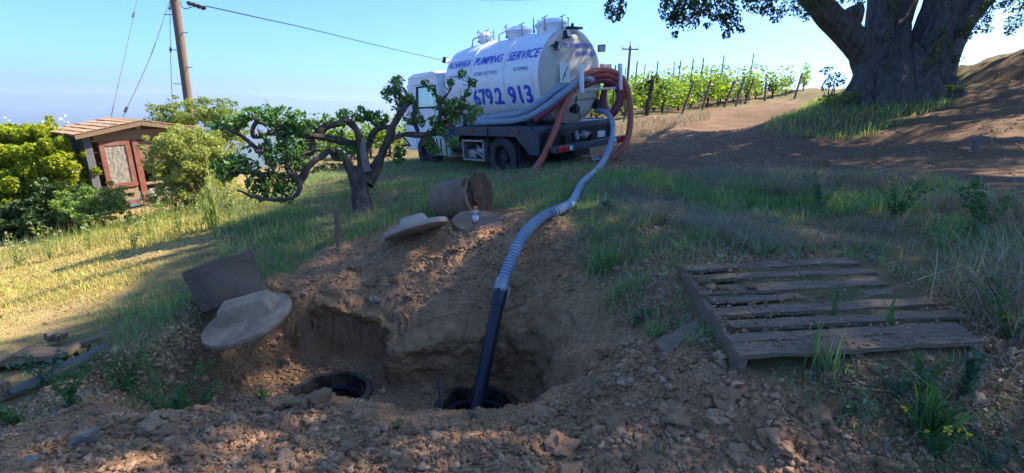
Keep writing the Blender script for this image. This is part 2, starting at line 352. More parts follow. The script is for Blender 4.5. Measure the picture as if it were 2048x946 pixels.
def pitmask(x, y):
    xx = x + .05*fbm(x*5, y*5, 31); yy = y + .05*fbm(x*5, y*5, 41)
    d = polydist(xx, yy, PIT)
    left = sstep(-1.6, -2.1, x); near = sstep(3.35, 3.05, y)
    wd = .10 + .42*left*sstep(4.35, 3.9, y) + .42*near
    return sstep(-wd, .05, d), d
def zg(x, y, detail=True):
    x = np.asarray(x, float); y = np.asarray(y, float)
    z = zbase(x, y)
    near = sstep(16, 8, np.hypot(x, y-4))
    m, d = pitmask(x, y)
    z = z*(1-m) + np.minimum(z, PIT_FLOOR+.03*fbm(x*3, y*3, 3)+.05*sstep(.25, 0, d))*m
    if detail:
        dm = dirtmask(x, y) if DIRT_READY else 0
        z = z + near*(fbm(x*.9, y*.9, 5, 3)*.035 + fbm(x*3.5, y*3.5, 6, 4)*(.012+.06*dm) + dm*np.abs(fbm(x*11, y*11, 7, 3))*.03)
        z = z + (1-near)*fbm(x*.5, y*.5, 8, 4)*.12*sstep(60, 20, np.hypot(x, y))
        z = z + sstep(7, 9, y)*pathmask(x, y)*(fbm(x*1.3, y*1.3, 9, 4)*.07 + fbm(x*5, y*5, 10, 3)*.025) + sstep(10.5, 13, x)*sstep(11, 13, y)*(np.floor((fbm(x*.8, y*.8, 11, 3)+x*.35)*2.2)/2.2-x*.35)*.22
    for hx, hy, hr in HOLES:
        rr = np.hypot(x-hx, y-hy); z = np.where(rr < hr-.012, -2.3, z)
        z = np.where((rr >= hr-.012) & (rr < hr+.1), np.minimum(z, PIT_FLOOR+.02), z)
    return z
DIRT_READY = False
def gz(x, y): return float(zg(np.array([x]), np.array([y]))[0])
def G(px, py, tmax=60):              # where the ray through a pixel meets the ground
    d = FW + RT*(px-1024)/FPX - UP*(py-473)/FPX
    t = np.exp(np.linspace(math.log(1.2), math.log(tmax), 500)); q = EYE+t[:, None]*d
    h = q[:, 2]-zbase(q[:, 0], q[:, 1]); i = np.argmax(h < 0)
    if h[i] >= 0: i = len(t)-1
    k = h[i-1]/(h[i-1]-h[i]+1e-12) if i > 0 else 0
    a = q[i-1]+(q[i]-q[i-1])*k if i > 0 else q[0]
    return a
def GP(lst): return np.array([G(*p)[:2] for p in lst])
DIRT_POLY = GP([(-300,1100),(-200,960),(0,880),(130,815),(270,780),(380,715),(395,650),(520,590),(560,555),(640,505),(700,482),(780,458),(860,440),(930,425),(1010,420),(1100,432),(1180,485),(1225,560),(1290,520),(1350,540),(1400,640),(1450,712),(1560,765),(1690,830),(1740,900),(1780,1000),(1800,1200),(300,1200)])
PATH_POLY = np.concatenate([GP([(1195,345),(1300,352),(1500,352),(1700,352),(1850,362),(2048,385),(2500,420)]), [(26,8),(26,20),(17,18.5),(13.4,14.4)], GP([(1945,170),(1905,215),(1800,252),(1700,275),(1540,262),(1530,245),(1600,222)]), [(14.5,24),(16,28),(6,22),(2.5,15)]])
SUN_POLY = GP([(-300,720),(0,695),(180,620),(300,545),(440,470),(560,420),(640,360),(560,340),(300,400),(0,470),(-500,480)])  # left meadow, outlined along the edge between sun and tree shade
def dirtmask(x, y): return sstep(-.12, .1, polydist(x+.12*fbm(x*2, y*2, 51), y+.12*fbm(x*2, y*2, 52), DIRT_POLY))
DIRT_READY = True
def pathmask(x, y): return sstep(-.4, .4, polydist(x+.5*fbm(x*.8, y*.8, 53), y+.5*fbm(x*.8, y*.8, 54), PATH_POLY))
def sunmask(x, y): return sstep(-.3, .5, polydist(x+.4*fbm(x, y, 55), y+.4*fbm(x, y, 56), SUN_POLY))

def axis(lo, hi, c0, c1, fine, grow):
    a = list(np.arange(c0, c1, fine)); s = fine; p = a[-1]
    while p < hi: s *= grow; p += s; a.append(p)
    s = fine; p = a[0]; b = []
    while p > lo: s *= grow; p -= s; b.append(p)
    return np.array(b[::-1]+a)
gx = axis(-160, 160, -2.8, 2.3, .017, 1.03); gy = axis(-25, 230, 1.7, 4.9, .017, 1.028)
GX, GY = np.meshgrid(gx, gy); Z = zg(GX, GY)
nx, ny = len(gx), len(gy)
# undercut the steep pit walls and roughen them sideways
m_, d_ = pitmask(GX, GY); wall = np.clip(m_*(1-m_)*4, 0, 1)*sstep(-2.3, -1.9, GX)*sstep(3.6, 3.9, GY)
und = wall*sstep(-1.0, -1.3, GX)*sstep(-2.3, -2.0, GX)
XX = GX + wall*(.04*fbm(GX*6+Z*6, GY*6+Z*9, 61)+.03*fbm(GX*22+Z*20, GY*19+Z*24, 63, 3)); YY = GY + wall*(.05*fbm(GX*7+3*Z, Z*9+GY*2, 62)+.045*fbm(GX*21+9*Z, Z*26+GY*7, 64, 3)) + und*0*np.clip(1.15-m_, 0, 1)*sstep(.2, .7, m_)
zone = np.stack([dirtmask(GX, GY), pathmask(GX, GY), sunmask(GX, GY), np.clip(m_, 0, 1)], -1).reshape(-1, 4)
idx = np.arange(nx*ny).reshape(ny, nx)
Fq = np.stack([idx[:-1, :-1], idx[:-1, 1:], idx[1:, 1:], idx[1:, :-1]], -1).reshape(-1, 4)
gm, t, b, o = _nodes('ground_soil')
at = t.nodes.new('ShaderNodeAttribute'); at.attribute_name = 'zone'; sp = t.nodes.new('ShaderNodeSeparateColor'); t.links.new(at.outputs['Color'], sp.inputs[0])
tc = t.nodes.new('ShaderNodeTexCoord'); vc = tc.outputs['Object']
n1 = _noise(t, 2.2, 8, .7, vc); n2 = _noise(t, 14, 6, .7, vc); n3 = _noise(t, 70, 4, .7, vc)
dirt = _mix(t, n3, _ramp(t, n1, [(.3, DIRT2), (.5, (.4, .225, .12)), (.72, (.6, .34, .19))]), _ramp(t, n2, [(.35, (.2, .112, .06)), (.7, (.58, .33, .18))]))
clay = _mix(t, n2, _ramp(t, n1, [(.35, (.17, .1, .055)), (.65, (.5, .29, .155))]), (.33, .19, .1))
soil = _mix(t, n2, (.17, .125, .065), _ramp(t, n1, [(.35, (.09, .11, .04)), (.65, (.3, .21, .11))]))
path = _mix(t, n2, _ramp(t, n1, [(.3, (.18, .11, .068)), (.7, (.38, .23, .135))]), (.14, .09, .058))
sung = _mix(t, n2, (.42, .27, .13), _ramp(t, n1, [(.35, (.26, .24, .08)), (.65, (.55, .38, .18))]))  # dry meadow ground with extra sunlight brightness put into its colour
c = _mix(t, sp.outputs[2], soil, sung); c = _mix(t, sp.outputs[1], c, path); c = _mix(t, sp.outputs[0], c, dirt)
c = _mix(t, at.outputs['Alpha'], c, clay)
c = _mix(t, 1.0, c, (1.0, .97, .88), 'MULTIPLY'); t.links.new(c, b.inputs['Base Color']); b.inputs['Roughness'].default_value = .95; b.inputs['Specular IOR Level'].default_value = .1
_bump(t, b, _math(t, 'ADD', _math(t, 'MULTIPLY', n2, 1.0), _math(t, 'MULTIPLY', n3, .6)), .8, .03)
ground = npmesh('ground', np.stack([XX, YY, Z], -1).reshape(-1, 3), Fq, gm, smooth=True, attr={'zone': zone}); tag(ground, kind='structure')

# far valley, hills and town seen through the haze
def sheet(name, y0, y1, n, half, zf, mat):
    ys = np.exp(np.linspace(math.log(y0), math.log(y1), n)); us = np.linspace(-1, 1, 160)
    U_, Y_ = np.meshgrid(us, ys); X_ = U_*Y_*half; Zv = zf(X_, Y_); i = np.arange(n*160).reshape(n, 160)
    F = np.stack([i[:-1, :-1], i[:-1, 1:], i[1:, 1:], i[1:, :-1]], -1).reshape(-1, 4)
    return tag(npmesh(name, np.stack([X_, Y_, Zv], -1).reshape(-1, 3), F, mat, smooth=True), kind='structure')
vm, t, b, o = _nodes('valley_land'); tc = t.nodes.new('ShaderNodeTexCoord')
t.links.new(_mix(t, _noise(t, .012, 6, .7, tc.outputs['Object']), _ramp(t, _noise(t, .002, 8, .7, tc.outputs['Object']), [(.35, (.02, .04, .025)), (.6, (.09, .09, .06))]), (.05, .07, .045)), b.inputs['Base Color'])
b.inputs['Roughness'].default_value = 1
VZ = -220.0
sheet('valley', 320, 12500, 60, 1.6, lambda x, y: VZ + 8*fbm(x*.004, y*.004, 70) , vm)
def ridge(x, y):
    e = np.exp(-((y-12000)/900)**2)
    return VZ - 4 + e*(VZ*-1 + 60 + 70*fbm(x*.0007, y*.0002, 71, 4) + 130*np.exp(-((x+7000)/1100)**2))
sheet('hills', 10400, 13800, 30, 1.6, ridge, vm)
tm = MB()
for k in range(30):
    a = P(random.uniform(-40, 330), 235+abs(random.gauss(0, 22)), 1.0)-EYE; tt = (VZ+4-EYE[2])/a[2]
    if tt < 0 or tt > 9000: continue
    q = EYE+a*tt; s_ = tt*random.uniform(.0004, .0012)
    tm.box(q[0]-s_*2, q[0]+s_*2, q[1]-s_*3, q[1]+s_*3, VZ-8, VZ+8+s_*.8)
for px, py, wd in ((128, 233, .006), (119, 240, .0075), (84, 245, .004), (135, 246, .004)):
    a = P(px, py, 1.0)-EYE; tt = (VZ+4-EYE[2])/a[2]; q = EYE+a*tt; s_ = tt*wd*.5
    tm.box(q[0]-s_, q[0]+s_, q[1]-s_, q[1]+s_, VZ-8, VZ+14+s_*.7)
tag(tm.build('town_buildings', M('far_white_walls', (.6, .6, .6))), 'tiny pale town buildings far down in the hazy valley', 'buildings', kind='stuff')
# ------------------------------------------------------------ loose soil and stones
def rockmesh(seed, sub, rough=.32, flat=.75):
    bm = bmesh.new(); bmesh.ops.create_icosphere(bm, subdivisions=sub, radius=1)
    from mathutils import noise as mn
    for v in bm.verts:
        n = v.co.normalized(); s_ = seed*7.3
        k = 1 + rough*1.6*mn.noise(n*1.3+Vector((s_, 0, 0))) + rough*.7*mn.noise(n*3.1+Vector((0, s_, 0))) + rough*.35*mn.noise(n*7+Vector((0, 0, s_)))
        v.co = Vector((n.x*k*1.15, n.y*k, n.z*k*flat))
    me = bpy.data.meshes.new('clod'); bm.to_mesh(me); bm.free(); return me
def inside_pts(poly, n):
    lo, hi = poly.min(0), poly.max(0); out = []
    while sum(len(o) for o in out) < n:
        q = rng.uniform(lo, hi, (n*2+50, 2)); out.append(q[polydist(q[:, 0], q[:, 1], poly) > 0])
    return np.concatenate(out)[:n]
CLODS = []
for i in range(8):
    me = rockmesh(i+1, 3, .5, .7); me.materials.append(mt['clod']); CLODS.append(me)
def clod(q, r, me, name, label, cat, group=None, dz=.25, mat=None, sc=(1, 1, 1), rot=None):
    o = link(name, me); o.location = (q[0], q[1], gz(q[0], q[1])+r*dz)
    o.rotation_euler = rot or (random.uniform(-.5, .5), random.uniform(-.5, .5), random.uniform(0, 6.3)); o.scale = (r*sc[0], r*sc[1], r*sc[2])
    return tag(o, label, cat, group)
HEAP = GP([(40,960),(60,890),(300,800),(430,760),(620,812),(760,850),(880,862),(1030,845),(1120,780),(1230,690),(1330,700),(1460,745),(1580,790),(1700,860),(1740,960)])
SLOPE = GP([(560,585),(660,505),(780,470),(950,448),(1100,450),(1160,500),(1180,560),(1120,600),(1000,600),(900,585),(720,605),(640,620)])
def clear(q): 
    m, d = pitmask(np.array([q[0]]), np.array([q[1]])); return m[0] < .12
cl = [q for q in inside_pts(HEAP, 360) if clear(q)][:225]
for q in cl:
    r = min(.06, .011*math.exp(abs(random.gauss(0, .75)))); clod(q, r, random.choice(CLODS), 'dirt_clod', 'lump of loose brown soil on the dug heap in front of the pit', 'dirt clod', 'soil clods on the heap in front of the pit')
cl = [q for q in inside_pts(SLOPE, 130) if clear(q)][:80]
for q in cl:
    r = min(.065, .015*math.exp(abs(random.gauss(0, .6)))); clod(q, r, random.choice(CLODS), 'dirt_clod', 'lump of loose brown soil on the bank behind the pit', 'dirt clod', 'soil clods on the bank behind the pit')
pebme = [rockmesh(20+i, 2, .3, .7) for i in range(4)]
for i, me in enumerate(pebme): me.materials.append(mt['stone'] if i != 1 else mt['orange_stone'])
def stone(px, py, r, k, label, sc=(1, 1, 1), rot=None, dz=.3):
    return clod(G(px, py), r, pebme[k], 'stone', label, 'stone', dz=dz, sc=sc, rot=rot)
stone(172, 890, .05, 0, 'pale angular stone standing on edge at the bottom left of the dirt heap', (1.3, .5, 1.2), (.3, -.5, .4), .5)
stone(62, 925, .03, 2, 'small grey stone left of the pale angular stone at the bottom left', (1, .9, .9))
stone(1775, 940, .05, 1, 'rounded orange tan stone at the bottom edge below the pallet', (1.3, 1, .8))
stone(1947, 860, .022, 3, 'smooth pale grey pebble right of the weeds below the pallet', (1.1, 1, .9))
stone(610, 730, .03, 0, 'small pale stone on the pit floor edge between the two manholes')
for px, py, r, lab in ((1350,840,.10,'big dark clod with moss on the heap right of the black pipe'), (1225,860,.085,'rough earthy clod left of the big mossy clod'), (1200,800,.07,'flat clod on the heap edge above the rough earthy clod'),
                       (640,815,.11,'large reddish clod on the heap edge in front of the left manhole'), (560,840,.075,'clod beside the large reddish clod on the left of the heap'), (700,900,.07,'dark damp clod below the left manhole near the bottom edge'),
                       (1480,900,.075,'upright blocky clod on the bare dirt below the pallet'), (1430,840,.06,'slab shaped clod on the bare dirt left of the blocky clod')):
    clod(G(px, py), r*.62, random.choice(CLODS), 'dirt_clod', lab, 'dirt clod', dz=.2)
def scatter_stuff(name, poly, n, rlo, rhi, sub, mat, label, keep=None, flat=1, power=2.5):
    base = [rockmesh(40+i, sub, .6, .75*flat) for i in range(4)]
    bv = []; bf = None
    for me in base:
        a = np.zeros(len(me.vertices)*3, np.float32); me.vertices.foreach_get('co', a); bv.append(a.reshape(-1, 3))
        if bf is None:
            bf = np.zeros(len(me.polygons)*3, np.int32); me.loops.foreach_get('vertex_index', bf) if hasattr(me, 'loops') else None; bf = bf.reshape(-1, 3)
    q = inside_pts(poly, n)
    if keep is not None: q = q[keep(q[:, 0], q[:, 1])]
    n = len(q); r = rlo + (rhi-rlo)*rng.random(n)**power; z = zg(q[:, 0], q[:, 1]) + r*.25
    k = rng.integers(0, 4, n); an = rng.uniform(0, 6.283, n); tl = rng.normal(0, .5, n)
    B = np.stack(bv)[k]*rng.uniform(.55, 1.35, (n, 1, 3)); ca, sa = np.cos(an)[:, None], np.sin(an)[:, None]; ct, st = np.cos(tl)[:, None], np.sin(tl)[:, None]
    X = B[..., 0]; Y = B[..., 1]*ct-B[..., 2]*st; Zz = B[..., 1]*st+B[..., 2]*ct
    Vv = np.stack([(X*ca-Y*sa)*r[:, None]+q[:, :1], (X*sa+Y*ca)*r[:, None]+q[:, 1:], Zz*r[:, None]+z[:, None]], -1)
    nv = B.shape[1]; F = bf[None]+(np.arange(n)*nv)[:, None, None]
    return tag(npmesh(name, Vv.reshape(-1, 3), F.reshape(-1, 3), mat, smooth=False), label, None, kind='stuff')
notpit = lambda x, y: pitmask(x, y)[0] < .35
scatter_stuff('loose_soil_crumbs', DIRT_POLY[(DIRT_POLY[:, 1] > 0)], 42000, .0025, .01, 1, mt['clod'], 'fine loose brown soil crumbs over the dug earth', lambda x, y: (y > 1.6) & (y < 6.6) & notpit(x, y))
scatter_stuff('small_clods', HEAP, 4600, .004, .022, 2, mt['clod'], 'small brown soil lumps covering the heap in front of the pit', notpit)
scatter_stuff('small_clods', SLOPE, 1700, .004, .02, 2, mt['clod'], 'small brown soil lumps covering the bank behind the pit', notpit)
scatter_stuff('pale_gravel', DIRT_POLY, 500, .004, .013, 1, mt['stone'], 'scattered pale pebbles in the dug soil', lambda x, y: (y > 1.6) & (y < 6.6))
scatter_stuff('pit_crumbs', PIT, 1500, .004, .02, 1, mt['clod'], 'soil crumbs fallen on the pit floor', lambda x, y: np.min([np.hypot(x-h[0], y-h[1]) for h in HOLES], 0) > .42)
scatter_stuff('path_pebbles', PATH_POLY, 2500, .004, .022, 1, mt['clod'], 'pebbles and crumbs on the dirt track', lambda x, y: y < 16)

# ------------------------------------------------------------ leaves and grass
def leafquads(cent, size, n_up=.35, aspect=1.8, fold=True):
    """many small leaves: cent (N,3), size scalar or (N,), returns V, F (diamond of two triangles, folded)"""
    n = len(cent); s = np.broadcast_to(np.asarray(size, float), (n,)) * rng.uniform(.7, 1.25, n)
    d = rng.normal(size=(n, 3)); d /= np.linalg.norm(d, axis=1)[:, None]+1e-9
    nr = rng.normal(size=(n, 3)); nr[:, 2] = np.abs(nr[:, 2])+n_up
    nr -= d*(nr*d).sum(1)[:, None]; nr /= np.linalg.norm(nr, axis=1)[:, None]+1e-9
    w_ = np.cross(d, nr); L = s[:, None]; Wd = L/aspect
    a = cent - d*L*.5; c = cent + d*L*.5; m = cent - d*L*.05
    l = m - w_*Wd*.5 + nr*Wd*.15; r = m + w_*Wd*.5 + nr*Wd*.15
    V = np.stack([a, l, c, r], 1).reshape(-1, 3)
    F = (np.arange(n)*4)[:, None, None] + np.array([[0, 2, 1], [0, 3, 2]])[None]
    return V, F.reshape(-1, 3)
def blob(c, r, n, hollow=.3):
    d = rng.normal(size=(n, 3)); d /= np.linalg.norm(d, axis=1)[:, None]
    rad = (hollow + (1-hollow)*rng.random(n))**.6
    return np.asarray(c) + d*rad[:, None]*np.asarray(r)
def foliage(name, clumps, size, mat, parent, n_up=.35, aspect=1.8):
    """clumps: list of (centre, radius or radii, count)"""
    P_ = np.concatenate([blob(c, r, n) for c, r, n in clumps]); Vv, F = leafquads(P_, size, n_up, aspect)
    return npmesh(name, Vv, F, mat, parent)
def grass(name, pos, h, wd, mat, label, lean=.35, curl=.5, z=None, parent=None):
    n = len(pos); z = zg(pos[:, 0], pos[:, 1])-.01 if z is None else z
    an = rng.uniform(0, 6.283, n); ln = np.abs(rng.normal(0, lean, n)); hh = h*np.exp(rng.normal(0, .3, n)) if np.isscalar(h) else h*np.exp(rng.normal(0, .25, n))
    dx, dy = np.cos(an), np.sin(an); b = np.stack([pos[:, 0], pos[:, 1], z], 1)
    out = np.stack([dx, dy, np.zeros(n)], 1); sd = np.stack([-dy, dx, np.zeros(n)], 1)*(wd*rng.uniform(.6, 1.4, n))[:, None]
    an2 = rng.uniform(0, 3.14, n); sd = np.stack([np.cos(an2), np.sin(an2), np.zeros(n)], 1)*np.linalg.norm(sd, axis=1)[:, None]
    m = b + out*(ln*hh*.45)[:, None] + np.array([0, 0, 1])*(hh*.6)[:, None]
    tip = b + out*(hh*(ln*1.0+curl*rng.random(n)*ln*2))[:, None] + np.array([0, 0, 1])*(hh*(1-.35*np.minimum(ln, 1.2)*rng.random(n)))[:, None]
    V = np.stack([b-sd, b+sd, m+sd*.8, m-sd*.8, tip], 1).reshape(-1, 3)
    F = (np.arange(n)*5)[:, None, None]+np.array([[0, 1, 2], [0, 2, 3], [3, 2, 4]])[None]
    return tag(npmesh(name, V, F.reshape(-1, 3), mat, parent), label, None, kind='stuff')
HOSE_XY = GP([(1220, 318), (1205, 335), (1190, 350), (1172, 368), (1155, 392), (1143, 415), (1120, 430), (1092, 445)])
def hosed(x, y):
    d = np.full(x.shape, 9.)
    for i in range(len(HOSE_XY)-1):
        a, e = HOSE_XY[i], HOSE_XY[i+1]-HOSE_XY[i]; tt = np.clip(((x-a[0])*e[0]+(y-a[1])*e[1])/(e@e), 0, 1); d = np.minimum(d, np.hypot(x-a[0]-tt*e[0], y-a[1]-tt*e[1]))
    return d
PALLET_POLY = np.array([P(1478,716,2.42)[:2], P(1985,690,2.44)[:2], P(1745,500,3.62)[:2], P(1355,526,3.64)[:2]])
def gpos(poly, n, avoid=True, patch=None, thr=0):
    q = inside_pts(GP(poly) if isinstance(poly, list) else poly, n)
    k = (hosed(q[:, 0], q[:, 1]) > .1) & (polydist(q[:, 0], q[:, 1], PALLET_POLY) < -.02)
    if avoid: k &= (dirtmask(q[:, 0], q[:, 1]) < rng.random(len(q))*.9+.05) & (pathmask(q[:, 0], q[:, 1]) < rng.random(len(q))*.7+.1)
    if patch: k &= fbm(q[:, 0]*patch, q[:, 1]*patch, 90) + rng.normal(0, .12, len(q)) > thr
    return q[k]
R_LEFT = [(-250,960),(-250,560),(150,470),(330,440),(480,410),(640,380),(700,360),(760,470),(640,520),(540,580),(420,690),(250,800),(0,930)]
R_MID = [(420,440),(560,375),(680,335),(800,322),(1000,320),(1190,330),(1210,400),(1120,440),(900,440),(780,470),(640,530),(520,560),(440,520)]
R_RIGHT = [(1110,440),(1190,352),(1320,350),(1500,352),(1700,352),(1850,362),(2060,385),(2500,440),(2500,800),(2120,760),(2010,690),(1960,640),(1730,500),(1520,512),(1420,490),(1330,445),(1250,470),(1180,490)]
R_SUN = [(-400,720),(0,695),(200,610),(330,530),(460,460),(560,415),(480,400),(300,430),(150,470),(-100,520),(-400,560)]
R_OAK = [(1525,262),(1560,235),(1640,205),(1690,180),(1790,188),(1890,170),(1945,160),(1925,205),(1800,252),(1700,280),(1600,278)]
def sized(q, k, lo, hi):            # clumps of taller and shorter grass
    return lo+(hi-lo)*np.clip(.5+.9*fbm(q[:, 0]*k, q[:, 1]*k, 93, 3), 0, 1)
q = gpos(R_MID, 60000, patch=1.4, thr=-.3); grass('green_grass', q, sized(q, .9, .03, .16)*np.interp(q[:, 1], [7.5, 9.5], [1, .5]), .0045, mt['grass_green'], 'green grass around the fruit tree and in front of the truck')
q = gpos(R_LEFT, 30000, patch=1.6, thr=-.15); q = q[sunmask(q[:, 0], q[:, 1]) < .5]; grass('green_grass', q, sized(q, 1.1, .02, .11), .003, mt['grass_green'], 'green grass around the upright concrete ring on the left')
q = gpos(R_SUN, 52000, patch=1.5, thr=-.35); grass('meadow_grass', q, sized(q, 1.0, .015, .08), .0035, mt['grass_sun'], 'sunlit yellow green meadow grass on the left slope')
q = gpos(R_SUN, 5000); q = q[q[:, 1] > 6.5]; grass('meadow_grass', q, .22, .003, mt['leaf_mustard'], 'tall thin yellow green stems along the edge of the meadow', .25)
q = gpos(R_RIGHT, 46000, patch=1.1, thr=-.12); grass('green_grass', q, sized(q, .8, .03, .18), .004, mt['grass_green'], 'green grass and weeds in the band right of the hose')
q = gpos(R_RIGHT, 60000, patch=.9, thr=-.15); grass('dry_grass', q, sized(q, .7, .04, .22), .0028, mt['grass_dry'], 'dry straw coloured grass around the pallet and along the track', .7, .8)
q = gpos(R_MID, 9000); grass('dry_grass', q, .2*np.interp(q[:, 1], [7.5, 9.5], [1, .55]), .0022, mt['grass_dry'], 'thin dry grass stems in front of the truck', .5)
q = gpos(R_OAK, 13000, avoid=False, patch=.9, thr=-.1); grass('green_grass', q, sized(q, .5, .04, .2), .006, mt['grass_green'], 'green grass on the bank below the oak')
q = gpos(R_OAK, 2200, avoid=False); grass('meadow_grass', q, .16, .007, mt['grass_sun'], 'yellow green grass on the bank below the oak')
q = gpos([(1210,300),(1230,255),(1300,240),(1420,228),(1420,240),(1330,262)], 2500, avoid=False); grass('dry_grass', q, .16, .006, mt['grass_dry'], 'sparse dry grass at the edge of the vineyard', .6)
# seed heads: small pale puffs on thin stems
def seedheads(poly, n, h, r, mat, label):
    q = gpos(poly, n); n = len(q); z = zg(q[:, 0], q[:, 1]); hh = h*rng.uniform(.6, 1.2, n)
    c = np.stack([q[:, 0], q[:, 1], z+hh], 1); Vs, Fs = [], []
    pts = np.repeat(c, 5, 0)+rng.normal(0, r*.5, (n*5, 3)); return tag(npmesh('seed_heads', *leafquads(pts, r*1.3, .3, 1.4), mat), label, None, kind='stuff')
seedheads(R_MID, 1500, .13, .008, mt['flower'], 'pale seed heads above the grass in front of the truck')
seedheads(R_RIGHT, 700, .18, .008, mt['flower'], 'pale seed heads above the grass right of the hose')
# fallen leaves and straw
q = inside_pts(GP([(1180,520),(1400,720),(1650,790),(2048,960),(2100,700),(1990,640),(1960,760),(1480,740),(1330,560)]), 700); c = np.concatenate([q, zg(q[:, 0], q[:, 1])[:, None]+.01], 1)
Vv, F = leafquads(c, .035, 4, 1.9); tag(npmesh('fallen_leaves', Vv, F, mt['leaflitter']), 'brown fallen leaves on the soil around the pallet', None, kind='stuff')
q = inside_pts(SLOPE, 260); grass('straw_bits', q, .09, .0016, mt['grass_dry'], 'bits of straw and roots lying on the bank behind the pit', 2.5)
q = inside_pts(HEAP, 120); q = q[notpit(q[:, 0], q[:, 1])]; grass('straw_bits', q, .07, .0013, mt['grass_dry'], 'bits of straw and roots lying on the heap in front of the pit', 2.5)
q = inside_pts(GP([(1130,480),(1050,470),(1060,540),(1180,520)]), 260); grass('straw_bits', q, .14, .0018, mt['grass_dry'], 'tangle of dry grass by the ribbed hose', 1.8)

# individual clumps and weeds
def tuft(px, py, n, h, r, mat, label, wd=.004, lean=.5, name='grass_tuft', cat='grass tuft'):
    g = G(px, py); z0 = gz(g[0], g[1]); q = rng.normal(0, r, (n, 2))
    zz = zg(q[:, 0]+g[0], q[:, 1]+g[1])-z0-.01
    o = grass(name, q, h, wd, mat, None, lean, z=zz); o.location = (g[0], g[1], z0); del o['kind']; return tag(o, label, cat)
def weed(px, py, h, mat, label, stems=3, leaves=9, ls=.05, spread=.5, head=None, asp=2.2, name='weed', up=.6):
    g = G(px, py); e = empty(name, (g[0], g[1], gz(g[0], g[1])-.01), 0, label, 'weed')
    mb = MB(); pts = []; heads = []
    for s_ in range(stems):
        a = random.uniform(0, 6.3); sp = spread*random.uniform(.3, 1); hh = h*random.uniform(.65, 1.05)
        path = [(math.cos(a)*sp*hh*t_**1.3, math.sin(a)*sp*hh*t_**1.3, hh*t_) for t_ in (0, .35, .7, 1)]
        mb.tube(spline(path, 3), [.004*(h/.4)**.5+.001, .0015], 5); heads.append(path[-1])
        pp = spline(path, 8)
        for k in range(leaves):
            c = pp[int(random.uniform(.1, .99)*(len(pp)-1))]; b_ = random.uniform(0, 6.3); L = ls*random.uniform(.5, 1.2)
            for j in range(3): pts.append(c+np.array([math.cos(b_+(j-1)*.5), math.sin(b_+(j-1)*.5), random.uniform(-.2, .5)])*L*(.55+.35*(j == 1)))
    mb.build('stem', mat, e)
    Vv, F = leafquads(np.array(pts), ls*.75, up, asp); npmesh('leaves', Vv, F, mat, e)
    if head:
        hp = np.concatenate([np.array(p_)+rng.normal(0, .008, (14, 3)) for p_ in heads]); npmesh('flower_heads', *leafquads(hp, .016, .3, 1.3), mt[head], e)['kind'] = 'stuff'
    return e
tuft(1205, 535, 320, .17, .06, mt['grass_green'], 'bright green grass clump on the rim right of the ribbed hose', .004, .6)
tuft(1250, 590, 170, .12, .09, mt['grass_green'], 'low spreading grass clump below the bright clump on the rim', .004, 1.4)
tuft(1650, 745, 60, .16, .03, mt['grass_green'], 'upright grass tuft against the front edge of the pallet', .004, .5)
tuft(1440, 150*4.4, 30, .08, .05, mt['grass_green'], 'small grass tuft left of the pallet')
tuft(1310, 680, 60, .1, .03, mt['grass_green'], 'small grass tuft left of the short loose board')
tuft(1855, 870, 90, .2, .03, mt['leaf_weed'], 'tall narrow leaved green clump at the bottom right', .006, .35)
tuft(1770, 660, 7, .26, .012, mt['leaf_weed'], 'green blades growing up through the pallet front board', .005, .2)
tuft(1665, 640, 14, .22, .008, mt['leaf_weed'], 'single tall grass stem growing through the middle of the pallet', .003, .12)
tuft(525, 795, 20, .07, .02, mt['leaf_weed'], 'little green sprout on the heap left of the left manhole', .006, .8)
tuft(430, 460, 60, .5, .03, mt['leaf_mustard'], 'tall pale mustard stems standing in the sun by the shrubs', .009, .25)
tuft(1985, 620, 260, .3, .12, mt['grass_dry'], 'large dry grass clump at the right edge beside the pallet', .003, 1.0)
tuft(2030, 560, 200, .32, .12, mt['grass_dry'], 'dry grass clump at the right edge behind the pallet corner', .003, 1.0)
tuft(1560, 400, 260, .38, .12, mt['grass_dry'], 'drooping dry grass clump beside the dirt track', .004, 1.0)
tuft(1500, 395, 160, .3, .1, mt['grass_green'], 'dark green grass clump beside the dirt track', .004, .7)
weed(330, 770, .5, mt['leaf_weed'], 'tall feathery green weed leaning over the left of the heap', 8, 26, .035, .8)
weed(385, 790, .32, mt['leaf_weed'], 'bright round leaved weed at the right of the tall feathery weed', 6, 16, .032, .9, asp=1.3)
weed(250, 720, .4, mt['leaf_weed'], 'green leafy weed behind the tall feathery weed', 7, 22, .035, .8)
weed(140, 815, .26, mt['leaf_weed'], 'yellowish leafy weed beside the broken boards', 5, 18, .035, .6, asp=1.5)
weed(30, 855, .2, mt['leaf_weed'], 'low green weed at the left edge of the dirt', 8, 14, .032, 1.1)
weed(95, 770, .3, mt['leaf_blue'], 'bluish weed in front of the grey broken board', 5, 9, .05, .8)
weed(1930, 800, .24, mt['leaf_blue'], 'bluish green leafy weed right of the bottom weeds', 4, 26, .032, .25, asp=1.6)
weed(1845, 790, .26, mt['leaf_weed'], 'feathery green weed at the front right corner of the pallet', 6, 18, .03, .5, asp=3)
weed(1790, 800, .2, mt['leaf_blue'], 'low grey green weed below the pallet corner', 6, 10, .032, 1.0)
weed(1700, 830, .14, mt['leaf_blue'], 'small silvery weed on the dirt below the pallet', 5, 6, .045, 1.2)
weed(1870, 915, .16, mt['leaf_weed'], 'yellow flowered weed at the bottom right corner', 6, 12, .028, .8, head='flower_y')
weed(1975, 930, .14, mt['leaf_blue'], 'low dusty weed at the very bottom right', 6, 10, .03, 1.2)
weed(2020, 690, .35, mt['leaf_weed'], 'dark green weed at the right edge beside the pallet', 6, 18, .035, .8)
weed(1960, 470, .5, mt['leaf_weed'], 'large dark green weed patch at the right side of the grass band', 9, 22, .05, .9)
